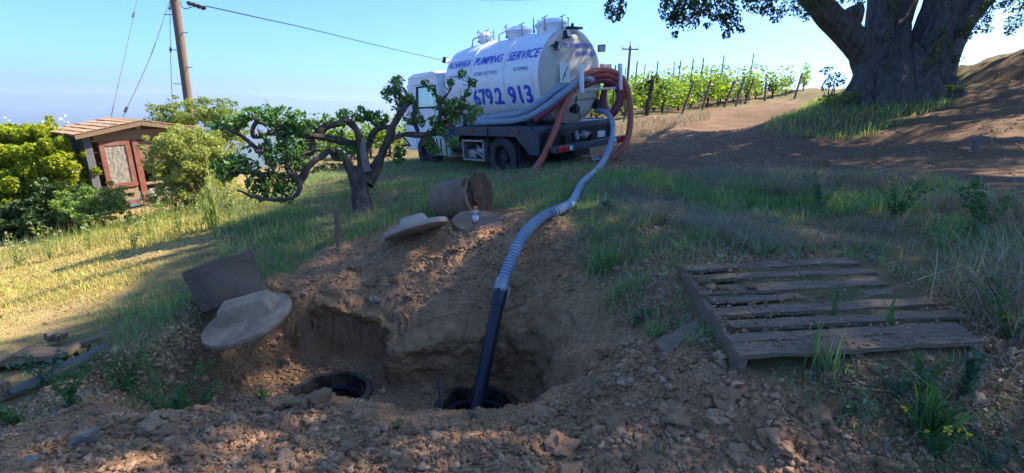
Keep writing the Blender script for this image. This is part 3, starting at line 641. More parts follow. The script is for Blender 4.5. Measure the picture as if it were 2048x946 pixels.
weed(1790, 440, .45, mt['leaf_weed'], 'dark green leafy weed behind the pallet', 9, 20, .045, .9)
weed(1640, 420, .45, mt['leaf_blue'], 'bluish tall weed behind the left half of the pallet', 8, 18, .045, .7)
weed(1270, 650, .16, mt['leaf_blue'], 'small weed on the pit rim left of the short loose board', 4, 7, .05, .9)
weed(1215, 425, .2, mt['leaf_blue'], 'low weed with pale heads beside the grey hose', 8, 7, .05, .9, head='flower')
weed(945, 832, .05, mt['leaf_blue'], 'tiny pale seedling at the foot of the black pipe', 4, 5, .025, .9)
weed(795, 853, .05, mt['leaf_weed'], 'tiny green seedling on the heap left of the rusty rod', 4, 6, .03, 1.3)
weed(1185, 790, .12, mt['leaf_blue'], 'thin wilted seedling on the right rim of the pit', 3, 4, .03, .5)
for i, (px, py) in enumerate(((270,500),(300,470),(360,470),(410,450),(180,500),(100,520),(40,535),(330,440),(460,440))):
    weed(px, py, .42+.1*random.random(), mt['leaf_mustard'], 'tall pale thistle like weed along the sunny edge of the shrubs', 4, 9, .06, .35, head='flower').__setitem__('group', 'pale weeds along the sunny shrub edge')

# bare soil around the pallet: crumbs, litter and stubble
BARE = GP([(1130,470),(1180,455),(1330,425),(1450,480),(1530,505),(1730,490),(1980,620),(2100,720),(2300,1000),(1700,1100),(1760,960),(1700,860),(1580,800),(1460,745),(1350,700),(1230,640),(1180,560)])
off_pallet = lambda x, y: (polydist(x, y, PALLET_POLY) < .0) & notpit(x, y)
scatter_stuff('loose_soil_crumbs', BARE, 17000, .003, .014, 1, mt['clod'], 'brown soil crumbs on the bare ground around the pallet', off_pallet)
scatter_stuff('small_clods', BARE, 1300, .004, .028, 2, mt['clod'], 'small soil lumps on the bare ground around the pallet', off_pallet)
q = inside_pts(BARE, 5200); q = q[off_pallet(q[:, 0], q[:, 1])]; q = q[fbm(q[:, 0]*1.6, q[:, 1]*1.6, 95)+rng.normal(0, .15, len(q)) > .02]; grass('dry_grass', q, sized(q, 1.2, .03, .13), .0022, mt['grass_dry'], 'thin dry stubble on the bare ground around the pallet', 1.2, .8)
q = inside_pts(BARE, 4200); q = q[off_pallet(q[:, 0], q[:, 1])]; q = q[fbm(q[:, 0]*1.4, q[:, 1]*1.4, 97)+rng.normal(0, .12, len(q)) > .1]; grass('green_grass', q, sized(q, 1.2, .03, .14), .0035, mt['grass_green'], 'sparse green blades on the bare ground around the pallet', .6)
q = inside_pts(BARE, 1500); q = q[off_pallet(q[:, 0], q[:, 1])]; c = np.concatenate([q, zg(q[:, 0], q[:, 1])[:, None]+.012], 1)
Vv, F = leafquads(c, .028, 4, 2.4); tag(npmesh('fallen_leaves', Vv, F, mt['leaflitter']), 'small brown fallen leaves on the bare ground around the pallet', None, kind='stuff')
SUNB = GP(R_SUN); scatter_stuff('loose_soil_crumbs', SUNB, 2500, .005, .02, 1, mt['clod'], 'soil crumbs between the grass of the sunny slope')
LB = GP([(380,690),(420,640),(330,640),(180,720),(0,830),(-100,960),(0,900),(200,810),(350,745)])
scatter_stuff('loose_soil_crumbs', LB, 5000, .004, .02, 1, mt['clod'], 'soil crumbs among the weeds left of the pit', notpit)
q = inside_pts(LB, 900); c = np.concatenate([q, zg(q[:, 0], q[:, 1])[:, None]+.012], 1)
Vv, F = leafquads(c, .03, 4, 2.2); tag(npmesh('fallen_leaves', Vv, F, mt['leaflitter']), 'brown fallen leaves among the weeds left of the pit', None, kind='stuff')
scatter_stuff('path_pebbles', PATH_POLY, 9000, .006, .03, 1, mt['clod'], 'clods and litter on the bare slope under the oak', lambda x, y: (y < 16) & (x > 2))
# rough earth face of the pit, laid just in front of the cut
ring_ = np.array(spline([(-2.1, 4.2), (-2.03, 4.34), (-1.85, 4.46), (-1.35, 4.46), (-1.1, 4.3), (-1.0, 4.04), (-.75, 4.08), (-.3, 4.1), (.15, 4.06), (.33, 3.9), (.37, 3.6), (.35, 3.3), (.3, 3.15)], 40))[:, :2]
sl_ = np.r_[0, np.cumsum(np.linalg.norm(np.diff(ring_, axis=0), axis=1))]; NS, NH = 420, 70
sv_ = np.linspace(0, sl_[-1], NS); ox = np.interp(sv_, sl_, ring_[:, 0]); oy = np.interp(sv_, sl_, ring_[:, 1])
tx = np.gradient(ox); ty_ = np.gradient(oy); ln_ = np.hypot(tx, ty_); nx_, ny_ = ty_/ln_, -tx/ln_          # to the right of travel = into the pit
k5 = np.ones(31)/31; nx_ = np.convolve(np.pad(nx_, 15, 'edge'), k5, 'valid'); ny_ = np.convolve(np.pad(ny_, 15, 'edge'), k5, 'valid')
hv = np.linspace(0, 1, NH); Hh, Ss = np.meshgrid(hv, sv_)
OXo = ox-nx_*.13; OYo = oy-ny_*.13; ztop = zbase(OXo, OYo)+.012
zz_ = (PIT_FLOOR-.05)+(ztop[:, None]-PIT_FLOOR+.05)*Hh
und_ = sstep(.15, .5, sv_)*sstep(1.35, .9, sv_)
inw = .085*(1-Hh)**2 + .035 - .17*sstep(.72, 1.0, Hh) - und_[:, None]*.16*np.sin(np.clip(Hh, 0, .8)/.8*math.pi)
e0 = sstep(0, .06, Hh)*sstep(1.0, .93, Hh)
rough_ = e0*(.085*fbm(Ss*2.6, zz_*3.2, 301, 3) + .05*fbm(Ss*8+zz_*2, zz_*9, 302, 3) + .03*np.abs(fbm(Ss*22, zz_*24, 303, 3)) - .012)
ef_ = (sstep(.02, .4, sv_)*sstep(sl_[-1]-.1, sl_[-1]-.5, sv_))[:, None]
inw = (inw+rough_)*ef_-.3*(1-ef_)
PX = ox[:, None]+nx_[:, None]*inw; PY = oy[:, None]+ny_[:, None]*inw; PZ = zz_+e0*.015*fbm(Ss*20, zz_*30, 305, 2)
i_ = np.arange(NS*NH).reshape(NS, NH); Fw = np.stack([i_[:-1, :-1], i_[:-1, 1:], i_[1:, 1:], i_[1:, :-1]], -1).reshape(-1, 4)
wm = M('cut_earth', (.55, .305, .145), (.17, .092, .045), 7, .97, 1.0, 34, spec=.05, dirt=(.36, .2, .095), dscale=2.2, dlo=.42, dhi=.62)
tag(npmesh('pit_wall', np.stack([PX, PY, PZ], -1).reshape(-1, 3), Fw, wm, smooth=True), kind='structure')

PL = np.array([(-2.9, 3.15), (-2.9, 4.3), (-2.4, 4.5), (-1.75, 4.3), (-1.85, 3.3)])
scatter_stuff('loose_soil_crumbs', PL, 4500, .004, .018, 1, mt['clod'], 'soil crumbs on the sloping left side of the pit', lambda x, y: np.hypot(x-HOLES[0][0], y-HOLES[0][1]) > .45)
scatter_stuff('small_clods', PL, 500, .006, .03, 2, mt['clod'], 'small soil lumps on the sloping left side of the pit', lambda x, y: np.hypot(x-HOLES[0][0], y-HOLES[0][1]) > .5)

for hx, hy, hr in HOLES:
    A_ = np.array([(hx+.47*math.cos(k*.4), hy+.47*math.sin(k*.4)) for k in range(16)])
    scatter_stuff('loose_soil_crumbs', A_, 900, .004, .022, 1, mt['clod'], 'soil crumbs lying round the rim of a manhole', lambda x, y: (np.hypot(x-hx, y-hy) > hr+.015) & (pitmask(x, y)[0] > .8))
# ------------------------------------------------------------ vacuum truck (local: x right, y forward, z up; y=0 at the rear bumper)
def rotm(a, b, c):
    return Matrix.Rotation(a, 4, 'Z') @ Matrix.Rotation(b, 4, 'X') @ Matrix.Rotation(c, 4, 'Y')
TRUCK_LOC = (1.68, 10.66, .21)
TM = Matrix.Translation(TRUCK_LOC) @ rotm(math.radians(42.2), -.045, -.08)
truck = empty('tank_truck', label='white vacuum pumping truck with a large round tank and blue lettering parked on the hilltop', cat='truck')
truck.matrix_world = TM
def L2W(x, y, z): return np.array(TM @ Vector((x, y, z)))
b = MB()
b.prism([(.42, 1.0), (.42, 1.13), (4.0, 1.13), (4.0, 1.0)], -1.17, 1.17, 0); b.build('deck', mt['deck'], truck, bevel=.01)
for sx in (-1, 1):
    b = MB(); x0, x1 = (sx*1.18, sx*1.215)
    b.prism([(.62, 1.15), (.36, 1.0), (.36, .58), (.62, .58), (1.02, .94), (2.25, .95), (4.0, .95), (4.0, 1.135)], x0, x1, 0)
    b.build('side_skirt', mt['deck'], truck)
    b = MB(); b.box(sx*.42-.05, sx*.42+.05, .3, 5.4, .68, .9); b.build('frame_rail', mt['chassis'], truck)
b = MB(); b.box(-1.16, 1.16, .42, .46, .6, 1.0); b.build('rear_panel', mt['chassis'], truck)
b = MB(); b.box(-1.16, 1.16, -.06, .06, .62, .76); b.box(-1.05, -.95, .06, .44, .66, .74); b.box(.95, 1.05, .06, .44, .66, .74); b.build('bumper', mt['deck'], truck, bevel=.008)
for xs in (-1.03, -.88, .88, 1.03):
    b = MB(); b.box(xs-.055, xs+.055, -.085, -.062, .635, .745); b.build('tail_light', mt['red_light'], truck, bevel=.006)
for xs in (-.72, .72):
    b = MB(); b.box(xs-.045, xs+.045, -.082, -.062, .645, .735); b.build('reverse_light', mt['white_light'], truck, bevel=.006)
for yy in (.95, 2.5, 3.6):
    b = MB(); b.lathe([(.035, 0), (.035, .02), (.02, .03)], 12, Matrix.Translation((-1.217, yy, 1.06)) @ Matrix.Rotation(-math.pi/2, 4, 'Y')); b.build('side_marker', mt['red_light'], truck)
b = MB(); b.box(.72, .98, .405, .42, .74, .88); b.build('licence_plate', mt['poster'], truck)
def wheel(x, y, r=.46, wd=.23, out=-1):
    Mx = Matrix.Translation((x, y, r)) @ Matrix.Rotation(math.pi/2*out, 4, 'Y')
    b = MB(); h = wd/2
    b.lathe([(r*.6, -h), (r*.8, -h*1.02), (r*.95, -h*.9), (r, -h*.7), (r*.985, -h*.3), (r, -h*.25), (r, h*.25), (r*.985, h*.3), (r, h*.7), (r*.95, h*.9), (r*.8, h*1.02), (r*.62, h), (r*.58, h*.8)], 36, Mx, cap=False)
    t_ = b.build('wheel', mt['tyre'], truck, smooth=True)
    b = MB(); b.lathe([(r*.6, h*.92), (r*.56, h*.85), (r*.52, -h*.25), (r*.28, -h*.35), (r*.24, -.0), (r*.2, h*.35), (0, h*.4)], 28, Mx, cap=False); b.build('rim', mt['rim'], t_, smooth=True)
    b = MB()
    for k in range(8):
        a = k*math.pi/4; b.lathe([(.018, -h*.38), (.018, -h*.1), (.0, -h*.05)], 6, Mx @ Matrix.Translation((math.cos(a)*r*.4, math.sin(a)*r*.4, 0)))
    b.build('lug_nuts', mt['steel'], t_)
for x, y, o_ in ((-1.0, 1.62, -1), (-.74, 1.62, -1), (1.0, 1.62, 1), (.74, 1.62, 1), (-.95, 4.75, -1), (.95, 4.75, 1)): wheel(x, y, out=o_)
b = MB(); b.tube([(-.9, 1.62, .41), (.9, 1.62, .41)], .07, 10); b.lathe([(0, -.2), (.15, -.12), (.2, 0), (.15, .12), (0, .2)], 14, Matrix.Translation((0, 1.62, .41))); b.build('rear_axle', mt['chassis'], truck)
for sx in (-.42, .42):
    b = MB(); b.tube([(sx, 1.0, .6), (sx, 1.62, .5), (sx, 2.25, .6)], .04, 6); b.build('leaf_spring', mt['chassis'], truck)
for sx in (-.87, .87):
    b = MB(); b.box(sx-.28, sx+.28, 1.0, 1.02, .3, .9); b.build('mud_flap', mt['chassis'], truck)
# tank
TR, TZ, T0, T1 = .95, 2.07, .52, 3.75
prof = [(0, T0-.3), (.35, T0-.285), (.62, T0-.24), (.8, T0-.16), (.91, T0-.06), (TR, T0)]
MT = Matrix.Translation((0, 0, TZ)) @ Matrix.Rotation(-math.pi/2, 4, 'X')
b = MB(); b.lathe([(TR, T0)]+[(TR, T0+(T1-T0)*k/8) for k in range(1, 9)]+[(.91, T1+.07), (.78, T1+.15), (.5, T1+.2), (0, T1+.22)], 64, MT); tank = b.build('tank', mt['tank'], truck, smooth=True)
b = MB(); b.lathe([(r_, y_) for r_, y_ in prof], 64, MT); b.build('end_cap', mt['tank_rear'], tank, smooth=True)
for yy in (1.6, 2.78):
    b = MB(); b.lathe([(TR-.01, yy-.03), (TR+.018, yy-.028), (TR+.03, yy-.012), (TR+.03, yy+.012), (TR+.018, yy+.028), (TR-.01, yy+.03)], 64, MT); b.build('rib', mt['tank'], tank, smooth=True)
b = MB(); b.lathe([(TR-.01, T0-.012), (TR+.008, T0-.01), (TR+.008, T0+.012), (TR-.01, T0+.014)], 64, MT); b.build('weld_seam', mt['tank_rear'], tank, smooth=True)
for y0 in (1.1, 2.4, 3.4):
    b = MB(); b.prism([(-.75, 1.13), (.75, 1.13), (.62, 1.5), (.3, 1.26), (-.3, 1.26), (-.62, 1.5)], y0-.05, y0+.05, 1); b.build('saddle', mt['deck'], truck)
def manway(y, r, h, dome, n):
    z0 = TZ+math.sqrt(TR**2-r*r)-.02; top = TZ+TR+h
    b = MB(); b.lathe([(r, z0-.03), (r, top-.03), (r+.03, top-.028), (r+.03, top), (0, top)], 30, Matrix.Translation((0, y, 0))); o = b.build('manway', mt['tank'], truck, smooth=True)
    b = MB(); b.lathe([(r+.035, top+.004), (r+.035, top+.028), (r*.9, top+.04+dome*.35), (r*.55, top+.04+dome*.85), (0, top+.04+dome)], 30, Matrix.Translation((0, y, 0))); b.build('lid', mt['tank'], o, smooth=True)
    b = MB()
    for k in range(n):
        a = k*2*math.pi/n+.4; c = (math.cos(a)*(r+.05), y+math.sin(a)*(r+.05)); R_ = Matrix.Translation((c[0], c[1], top)) @ Matrix.Rotation(a, 4, 'Z')
        p0, p1 = R_ @ Vector((0, 0, -.11)), R_ @ Vector((.012, 0, .13)); b.tube([p0, p1], .012, 6)
        b.tube([R_ @ Vector((.01, -.07, .1)), R_ @ Vector((.012, 0, .125)), R_ @ Vector((.01, .07, .15))], .011, 5); b.box(-.02, .03, -.02, .02, -.13, -.08, R_)
    b.build('clamps', mt['steel'], o)['kind'] = 'stuff'
manway(1.02, .31, .12, .1, 6); manway(2.02, .27, .12, .09, 5); manway(3.2, .14, .16, .09, 5)
# top hinges and fittings
b = MB(); b.tube([(-.36, 2.32, 2.9), (-.33, 2.33, 3.12), (-.1, 2.27, 3.22)], .022, 6); b.build('hinge_arm', mt['tank'], tank)
b = MB(); b.tube([(-.3, 3.42, 2.9), (-.24, 3.4, 3.15), (0, 3.3, 3.24)], .02, 6); b.build('hinge_arm', mt['tank_rear'], tank)
b = MB(); b.tube([(0, .44, 3.0), (0, .42, 3.1)], .03, 8); b.box(-.22, .2, .32, .42, 2.98, 3.025); b.build('top_light_bar', mt['chassis'], truck)
def worklamp(loc, rz, rx, name='work_lamp'):
    Mw = Matrix.Translation(loc) @ Matrix.Rotation(rz, 4, 'Z') @ Matrix.Rotation(rx, 4, 'X')
    b = MB(); b.box(-.08, .08, -.05, .04, -.07, .07, Mw); b.tube([Mw @ Vector((0, .04, 0)), Mw @ Vector((0, .12, -.05))], .015, 6); o = b.build(name, mt['chassis'], truck, bevel=.008)
    b = MB(); b.box(-.07, .07, -.056, -.0505, -.06, .06, Mw); b.build('lens', mt['white_light'], o)
worklamp((-.62, .3, 2.66), .5, .4); worklamp((-.36, .26, 2.86), .2, -.2); worklamp((.82, .34, 2.62), -.7, .3); worklamp((-.75, 3.9, 2.72), .3, .2)
# lettering
def text(txt, size, mat, fn, name, parent, shear=0, off=0, sx=1.0, sub=2):
    cu = bpy.data.curves.new('t', 'FONT'); cu.body = txt; cu.size = size; cu.shear = shear; cu.offset = off; cu.resolution_u = 3; cu.align_x = 'CENTER'; cu.align_y = 'CENTER'
    tmp = bpy.data.objects.new('t', cu); COL.objects.link(tmp); dg = bpy.context.evaluated_depsgraph_get()
    me = bpy.data.meshes.new_from_object(tmp.evaluated_get(dg)); bpy.data.objects.remove(tmp)
    bm = bmesh.new(); bm.from_mesh(me); bmesh.ops.triangulate(bm, faces=bm.faces)
    if sub: bmesh.ops.subdivide_edges(bm, edges=bm.edges, cuts=sub, use_grid_fill=True)
    for v in bm.verts: v.co = Vector(fn(v.co.x*sx, v.co.y))
    bm.to_mesh(me); bm.free(); me.name = name; me.materials.clear(); me.materials.append(mat); o = link(name, me, parent); return o
def side(yc, zc, slant=0):        # wrap on the left side of the tank; reading direction front to rear
    a0 = math.asin((zc-TZ)/TR)
    def fn(u, v):
        a = a0+(v+slant*u)/TR; return (-(TR+.012)*math.cos(a), yc-u, TZ+(TR+.012)*math.sin(a))
    return fn
text('PICHANGA', .24, mt['letter'], side(3.28, 2.55), 'lettering', tank, .3, .003, .72)
text('PUMPING', .26, mt['letter'], side(2.2, 2.55), 'lettering', tank, .3, .003, .88)
text('SERVICE', .28, mt['letter'], side(1.07, 2.55), 'lettering', tank, .3, .003, .92)
text('SEPTIC TANK CLEANING', .11, mt['letter_dark'], side(3.28, 2.28), 'lettering', tank, .15, 0, .5)
text('PORTABLE TOILET RENTAL', .11, mt['letter_dark'], side(2.2, 2.28), 'lettering', tank, .15, 0, .62)
text('RV PUMPING', .11, mt['letter_dark'], side(1.05, 2.28), 'lettering', tank, .15, 0, .7)
text('679.2', .5, mt['letter'], side(2.2, 1.76), 'lettering', tank, 0, .014, .92)
text('913', .5, mt['letter'], side(1.12, 1.76), 'lettering', tank, 0, .014, 1.0)
text('U.S. REGISTERED', .07, mt['letter_dark'], side(1.05, 1.44), 'lettering', tank, 0, 0, .8)
def capy(x, z):
    r_ = math.hypot(x, z-TZ); return float(np.interp(r_, [p[0] for p in prof], [p[1] for p in prof]))-.012
def rear(xc, zc, rot=0):
    return lambda u, v: (xc+u, capy(xc+u, zc+v), zc+v)
text('PICHANGA PUMPING', .13, mt['letter'], rear(.12, 2.66), 'lettering', tank, .1, .003, .85)
text('650-679-2913', .12, mt['letter'], rear(.2, 2.5), 'lettering', tank, 0, .003, .95)
text('Service with Integrity & Quality', .085, mt['letter_black'], rear(.14, 1.6), 'lettering', tank, .25, 0, .72)
b = MB(); n_ = 20; b.poly([rear(-.54, 2.64)(.06*math.cos(2*math.pi*k/n_), .06*math.sin(2*math.pi*k/n_)) for k in range(n_)]); b.build('round_badge', mt['badge'], tank)
b = MB(); b.poly([rear(-.54, 2.64)(.035*math.cos(2*math.pi*k/n_), .035*math.sin(2*math.pi*k/n_)+0) for k in range(n_)]); o = b.build('badge_centre', mt['poster'], tank); o.location.y = -.006
b = MB(); b.box(-.66, -.38, .2, .21, 1.95, 2.33); nt_ = b.build('notice_board', mt['poster'], truck)
b = MB(); b.tube([(-.6, .195, 2.0), (-.54, .195, 2.14), (-.48, .195, 2.18), (-.46, .195, 2.25)], .012, 5); b.tube([(-.54, .195, 2.14), (-.5, .195, 2.06)], .01, 5); b.build('drawing', mt['badge'], nt_)
b = MB(); b.box(.84, 1.12, .3, .6, 2.05, 2.3); b.build('valve_box', mt['tank_rear'], truck, bevel=.01)
# rear valves
for xs, zz, s_ in ((-.22, 1.42, 1), (.6, 1.46, 1.2)):
    b = MB(); y_ = capy(xs, zz); b.tube([(xs, y_+.06, zz), (xs, y_-.14, zz)], .07*s_, 14); b.tube([(xs, y_-.05, zz), (xs, y_-.1, zz)], .1*s_, 14)
    b.tube([(xs-.02, y_-.1, zz+.06), (xs-.03, y_-.14, zz+.26)], .014, 6); b.tube([(xs+.04, y_-.12, zz-.02), (xs+.06, y_-.14, zz-.2)], .012, 6); b.build('valve', mt['chassis'], truck, smooth=True)
b = MB(); b.lathe([(0, .0), (.09, .02), (.1, .1), (.06, .16), (0, .17)], 14, Matrix.Translation((.18, .42, .86)) @ Matrix.Rotation(math.pi/2, 4, 'X')); b.tube([(.02, .36, .86), (.36, .34, .87)], .035, 8); b.tube([(-.05, .38, .95), (-.03, .36, .78)], .05, 8); b.build('coupling', mt['steel'], truck, smooth=True)
# hose rack
b = MB(); b.box(-.22, 1.14, .1, .15, 1.76, 1.81); b.box(-.22, -.17, .15, .3, 1.76, 1.805); b.box(1.09, 1.14, .15, .66, 1.76, 1.805); rk = b.build('hose_rack', mt['tank_rear'], truck)
for xs in (-.19, 1.1):
    b = MB(); b.box(xs-.04, xs+.04, .03, .1, 1.73, 2.28); b.build('rack_post', mt['white'], truck, bevel=.005)
# cab
CB = 1.0
b = MB()
cabp = [(4.02, .62), (4.02, 2.32), (4.1, 2.38), (5.15, 2.36), (5.35, 2.28), (5.72, 1.45), (5.8, .95), (5.8, .5), (5.2, .5), (5.12, .8), (4.95, .95), (4.55, .95), (4.38, .8), (4.3, .55)]
def cabsolid():
    b = MB(); x0, x1 = -CB, CB
    b.box(x0+.06, x1-.06, 4.0, 4.06, .62, 2.3)                                        # back lower wall is replaced by window below
    return b
win = [(4.1, 1.62), (4.1, 2.14), (4.98, 2.14), (5.08, 1.62)]
outer = [(4.02, .62), (4.02, 2.36), (5.36, 2.36), (5.72, 1.45), (5.8, .95), (5.8, .5), (5.22, .5), (5.1, .85), (4.75, 1.0), (4.42, .85), (4.3, .62)]
for sx in (-1, 1):
    b = MB(); xa, xb = sx*CB, sx*(CB-.05)
    quads = [[outer[0], outer[1], win[1], win[0]], [outer[1], outer[2], win[2], win[1]], [outer[2], outer[3], win[3], win[2]],
             [outer[0], win[0], win[3], outer[3], outer[4], outer[5], outer[6], outer[7], outer[8], outer[9], outer[10]]]
    for q_ in quads: b.prism(q_, min(xa, xb), max(xa, xb), 0)
    cs = b.build('cab_side', mt['white'], truck)
    b = MB(); b.prism(win, sx*(CB-.03)-.003, sx*(CB-.03)+.003, 0); b.build('door_window', mt['glass'], cs)
    b = MB(); fr = [(y_, z_) for y_, z_ in win]; c_ = np.mean(win, 0)
    for i in range(4):
        a_, e_ = np.array(fr[i]), np.array(fr[(i+1) % 4]); b.tube([(sx*(CB+.002), *a_), (sx*(CB+.002), *e_)], .022, 6)
    b.build('window_seal', mt['chassis'], cs)
    b = MB(); b.tube([(sx*(CB+.004), 4.22, .7), (sx*(CB+.004), 4.22, 2.2), (sx*(CB+.004), 5.16, 2.2)], .006, 4); b.tube([(sx*(CB+.02), 4.3, 1.38), (sx*(CB+.02), 4.45, 1.38)], .014, 6); b.build('door_seam', mt['chassis'], cs)
    b = MB(); b.tube([(sx*1.0, 5.5, 2.1), (sx*1.2, 5.5, 2.05), (sx*1.2, 5.5, 1.5), (sx*1.0, 5.6, 1.45)], .012, 6); b.box(sx*1.2-.08, sx*1.2+.08, 5.47, 5.52, 1.55, 1.98); b.build('mirror', mt['chassis'], truck)
b = MB(); b.prism([(4.02, 2.362), (4.02, 2.42), (4.15, 2.49), (5.1, 2.48), (5.38, 2.4), (5.38, 2.362)], -CB-.005, CB+.005, 0); b.build('cab_roof', mt['white'], truck, bevel=.02)
b = MB(); b.box(-CB+.05, CB-.05, 4.02, 4.07, .62, 1.5); b.box(-CB+.05, CB-.05, 4.02, 4.07, 2.08, 2.36); b.box(-CB+.05, -.7, 4.02, 4.07, 1.5, 2.08); b.box(.7, CB-.05, 4.02, 4.07, 1.5, 2.08); b.build('cab_back', mt['white'], truck)
b = MB(); b.prism([(5.72, 1.45), (5.66, 1.45), (5.74, .95), (5.74, .5), (5.8, .5), (5.8, .95)], -CB+.05, CB-.05, 0); b.build('cab_front', mt['white'], truck)
b = MB(); b.prism([(5.36, 2.36), (5.33, 2.36), (5.67, 1.452), (5.7, 1.452)], -CB+.05, CB-.05, 0); b.build('windscreen', mt['glass'], truck)
b = MB(); b.box(-CB+.06, CB-.06, 4.1, 5.6, .9, 1.0); 
for sx in (-.5, .5): b.box(sx-.28, sx+.28, 4.2, 4.75, 1.0, 1.3); b.box(sx-.26, sx+.26, 4.12, 4.26, 1.3, 1.85)
b.box(-.9, .9, 5.35, 5.6, 1.0, 1.42); b.build('cab_interior', mt['chassis'], truck)
b = MB(); b.box(-CB-.02, -CB, 4.1, 4.28, 1.0, 1.28); b.build('red_reflector', mt['red_light'], truck) if 0 else None
b = MB(); b.prism([(4.44, 1.2), (4.36, 1.3), (4.44, 1.36), (4.52, 1.25)], -CB-.015, -CB-.003, 0); b.build('red_marker', mt['red_light'], truck)
b = MB(); b.prism([(5.24, .52), (5.24, .82), (5.79, .9), (5.79, .52)], -CB-.03, -CB-.003, 0); b.build('front_corner_panel', mt['white'], truck)
# underside equipment on the left side
b = MB(); b.box(-1.1, -.6, 3.62, 4.2, .42, .85); bt = b.build('battery_box', mt['tank_rear'], truck, bevel=.01)
b = MB(); [b.box(-1.115, -1.102, y_, y_+.03, .42, .85) for y_ in (3.72, 3.95, 4.12)]; b.build('strap', mt['chassis'], bt)
b = MB(); b.box(-1.15, -.75, 4.25, 4.75, .34, .39); b.build('step', mt['chassis'], truck)
b = MB(); b.lathe([(.0, -.3), (.2, -.3), (.2, .3), (0, .3)], 18, Matrix.Translation((-.85, 3.35, .66)) @ Matrix.Rotation(math.pi/2, 4, 'X')); b.build('air_tank', mt['chassis'], truck, smooth=True)
b = MB()
for (y0, y1, z0, z1) in ((2.22, 2.26, .38, .84), (3.0, 3.04, .38, .84), (2.22, 3.04, .8, .84), (2.22, 3.04, .36, .4)): b.box(-1.12, -.7, y0, y1, z0, z1)
tr_ = b.build('side_tray', mt['steel'], truck)
b = MB(); b.lathe([(0, -.13), (.12, -.13), (.13, 0), (.12, .13), (0, .13)], 14, Matrix.Translation((-.9, 2.5, .56)) @ Matrix.Rotation(math.pi/2, 4, 'X')); b.box(-1.05, -.78, 2.62, 2.9, .42, .6); b.tube([(-.95, 2.35, .45), (-1.0, 2.6, .7), (-.85, 2.85, .5)], .025, 6); b.tube([(-1.05, 2.3, .42), (-1.05, 2.55, .55), (-1.0, 2.9, .45)], .03, 6); b.build('pump', mt['steel'], tr_, smooth=True)
b = MB(); b.box(-1.0, 1.0, 2.2, 4.0, .5, .66); b.build('underframe', mt['chassis'], truck)
b = MB(); b.tube(spline([(-1.22, 1.9, 1.13), (-1.235, 1.92, .95), (-1.225, 1.88, .7), (-1.23, 1.86, .45)], 4), .012, 6); b.build('strap_end', mt['chassis'], truck)

# things standing on the deck
bq = L2W(-1.0, 3.28, 1.14); e = empty('bucket', bq, 0, 'white plastic bucket standing on the truck deck beside the tank', 'bucket'); e.rotation_euler = (-.03, -.05, .7)
b = MB(); b.lathe([(.11, .0), (.13, .22), (.14, .225), (.14, .25), (.125, .25), (.12, .2), (.1, .02), (0, .02)], 22); b.build('body', mt['bucket'], e, smooth=True)
b = MB(); b.lathe([(.134, .2), (.142, .2), (.142, .215), (.135, .215)], 22); b.build('rim_band', mt['bucket'], e)
e = empty('red_container', L2W(-1.0, 3.68, 1.14), .7, 'red plastic container on the truck deck next to the white bucket', 'container')
b = MB(); b.box(-.12, .12, -.18, .18, 0, .2); b.build('body', mt['redplastic'], e, bevel=.02)
b = MB(); b.tube([(0, -.12, .2), (0, -.1, .25), (0, .1, .25), (0, .12, .2)], .015, 6); b.build('handle', mt['redplastic'], e)
b = MB(); pts_ = [L2W(-1.225, 3.22+.05*math.sin(k*1.7), 1.17-.03*k) for k in range(12)]; b.tube(spline(pts_, 2), .02, 6)
b.tube(spline([L2W(-1.24, 3.3, 1.15), L2W(-1.26, 3.34, .95), L2W(-1.25, 3.25, .8)], 4), .018, 6); tag(b.build('rope', mt['rope'], None, smooth=True), 'dark blue rope hanging over the side of the truck deck', 'rope')

# hoses carried by the truck
def hose(name, pts, r, mat, label, seg=10, end=None):
    e = empty(name, pts[0], 0, label, 'hose'); p0 = np.asarray(pts[0], float)
    pp = [p-p0 for p in spline(pts, 10)]; b = MB(); b.tube(pp, r, seg); b.build('hose_body', mat, e, smooth=True)
    if end is not None:
        k = end; d = pp[k] - pp[k-1 if k == -1 else k+1]; d /= np.linalg.norm(d)
        b = MB(); b.tube([pp[k]-d*.04, pp[k]+d*.12], r*1.12, 12); b.build('coupling', mt['steel'], e, smooth=True)
    return e
LW = L2W
def PP(lst): return [P(*a) for a in lst]
hose('hose', PP([(1061,352,9.9),(1075,332,9.95),(1089,309,10.0),(1101,281,10.05),(1113,253,10.1),(1122,225,10.1),(1133,201,10.15),(1145,180,10.2),(1155,163,10.25),(1167,152,10.3),(1181,144.6,10.4),(1200,141,10.55),(1216,141,10.7),(1232,147,10.85),(1245,158,11.0),(1254,177,11.05),(1259,200,11.1),(1261,225,11.1),(1260,250,11.1),(1256,272,11.05),(1248,291,11.0),(1236,306,10.95),(1220,316,10.9),(1194,319,10.9)]), .068, mt['hose_orange'], 'long orange red hose looped over the rack with both ends hanging to the ground', end=-1)
hose('hose', PP([(1150,176,10.35),(1161,166,10.4),(1172,158,10.45),(1186,152.5,10.5),(1202,150,10.6),(1218,151.5,10.75),(1232,159,10.9),(1241,172,11.0),(1245,190,11.1),(1240,212,11.2)]), .066, mt['hose_red'], 'red hose lying over the rack just below the orange one')
hose('hose', PP([(1069,241,10.05),(1085,229,10.0),(1101,217,10.0),(1118,202,10.05),(1133,189,10.15),(1150,178,10.3),(1166,172,10.4),(1180,166,10.5),(1196,161,10.6),(1214,161.5,10.75),(1228,169,10.9),(1236,181,11.0),(1237,200,11.15)]), .066, mt['hose_maroon'], 'maroon red hose running from the rack down onto the truck deck')
lp = []
for k in range(32):
    a = 1.3-2*math.pi*k/10.5; rx, ry = 17+2.5*math.sin(k*1.3), 31+3*math.cos(k*.9); lp.append((1220+rx*math.cos(a)+5*(k/32), 196-ry*math.sin(a), 10.95+.28*k/32))
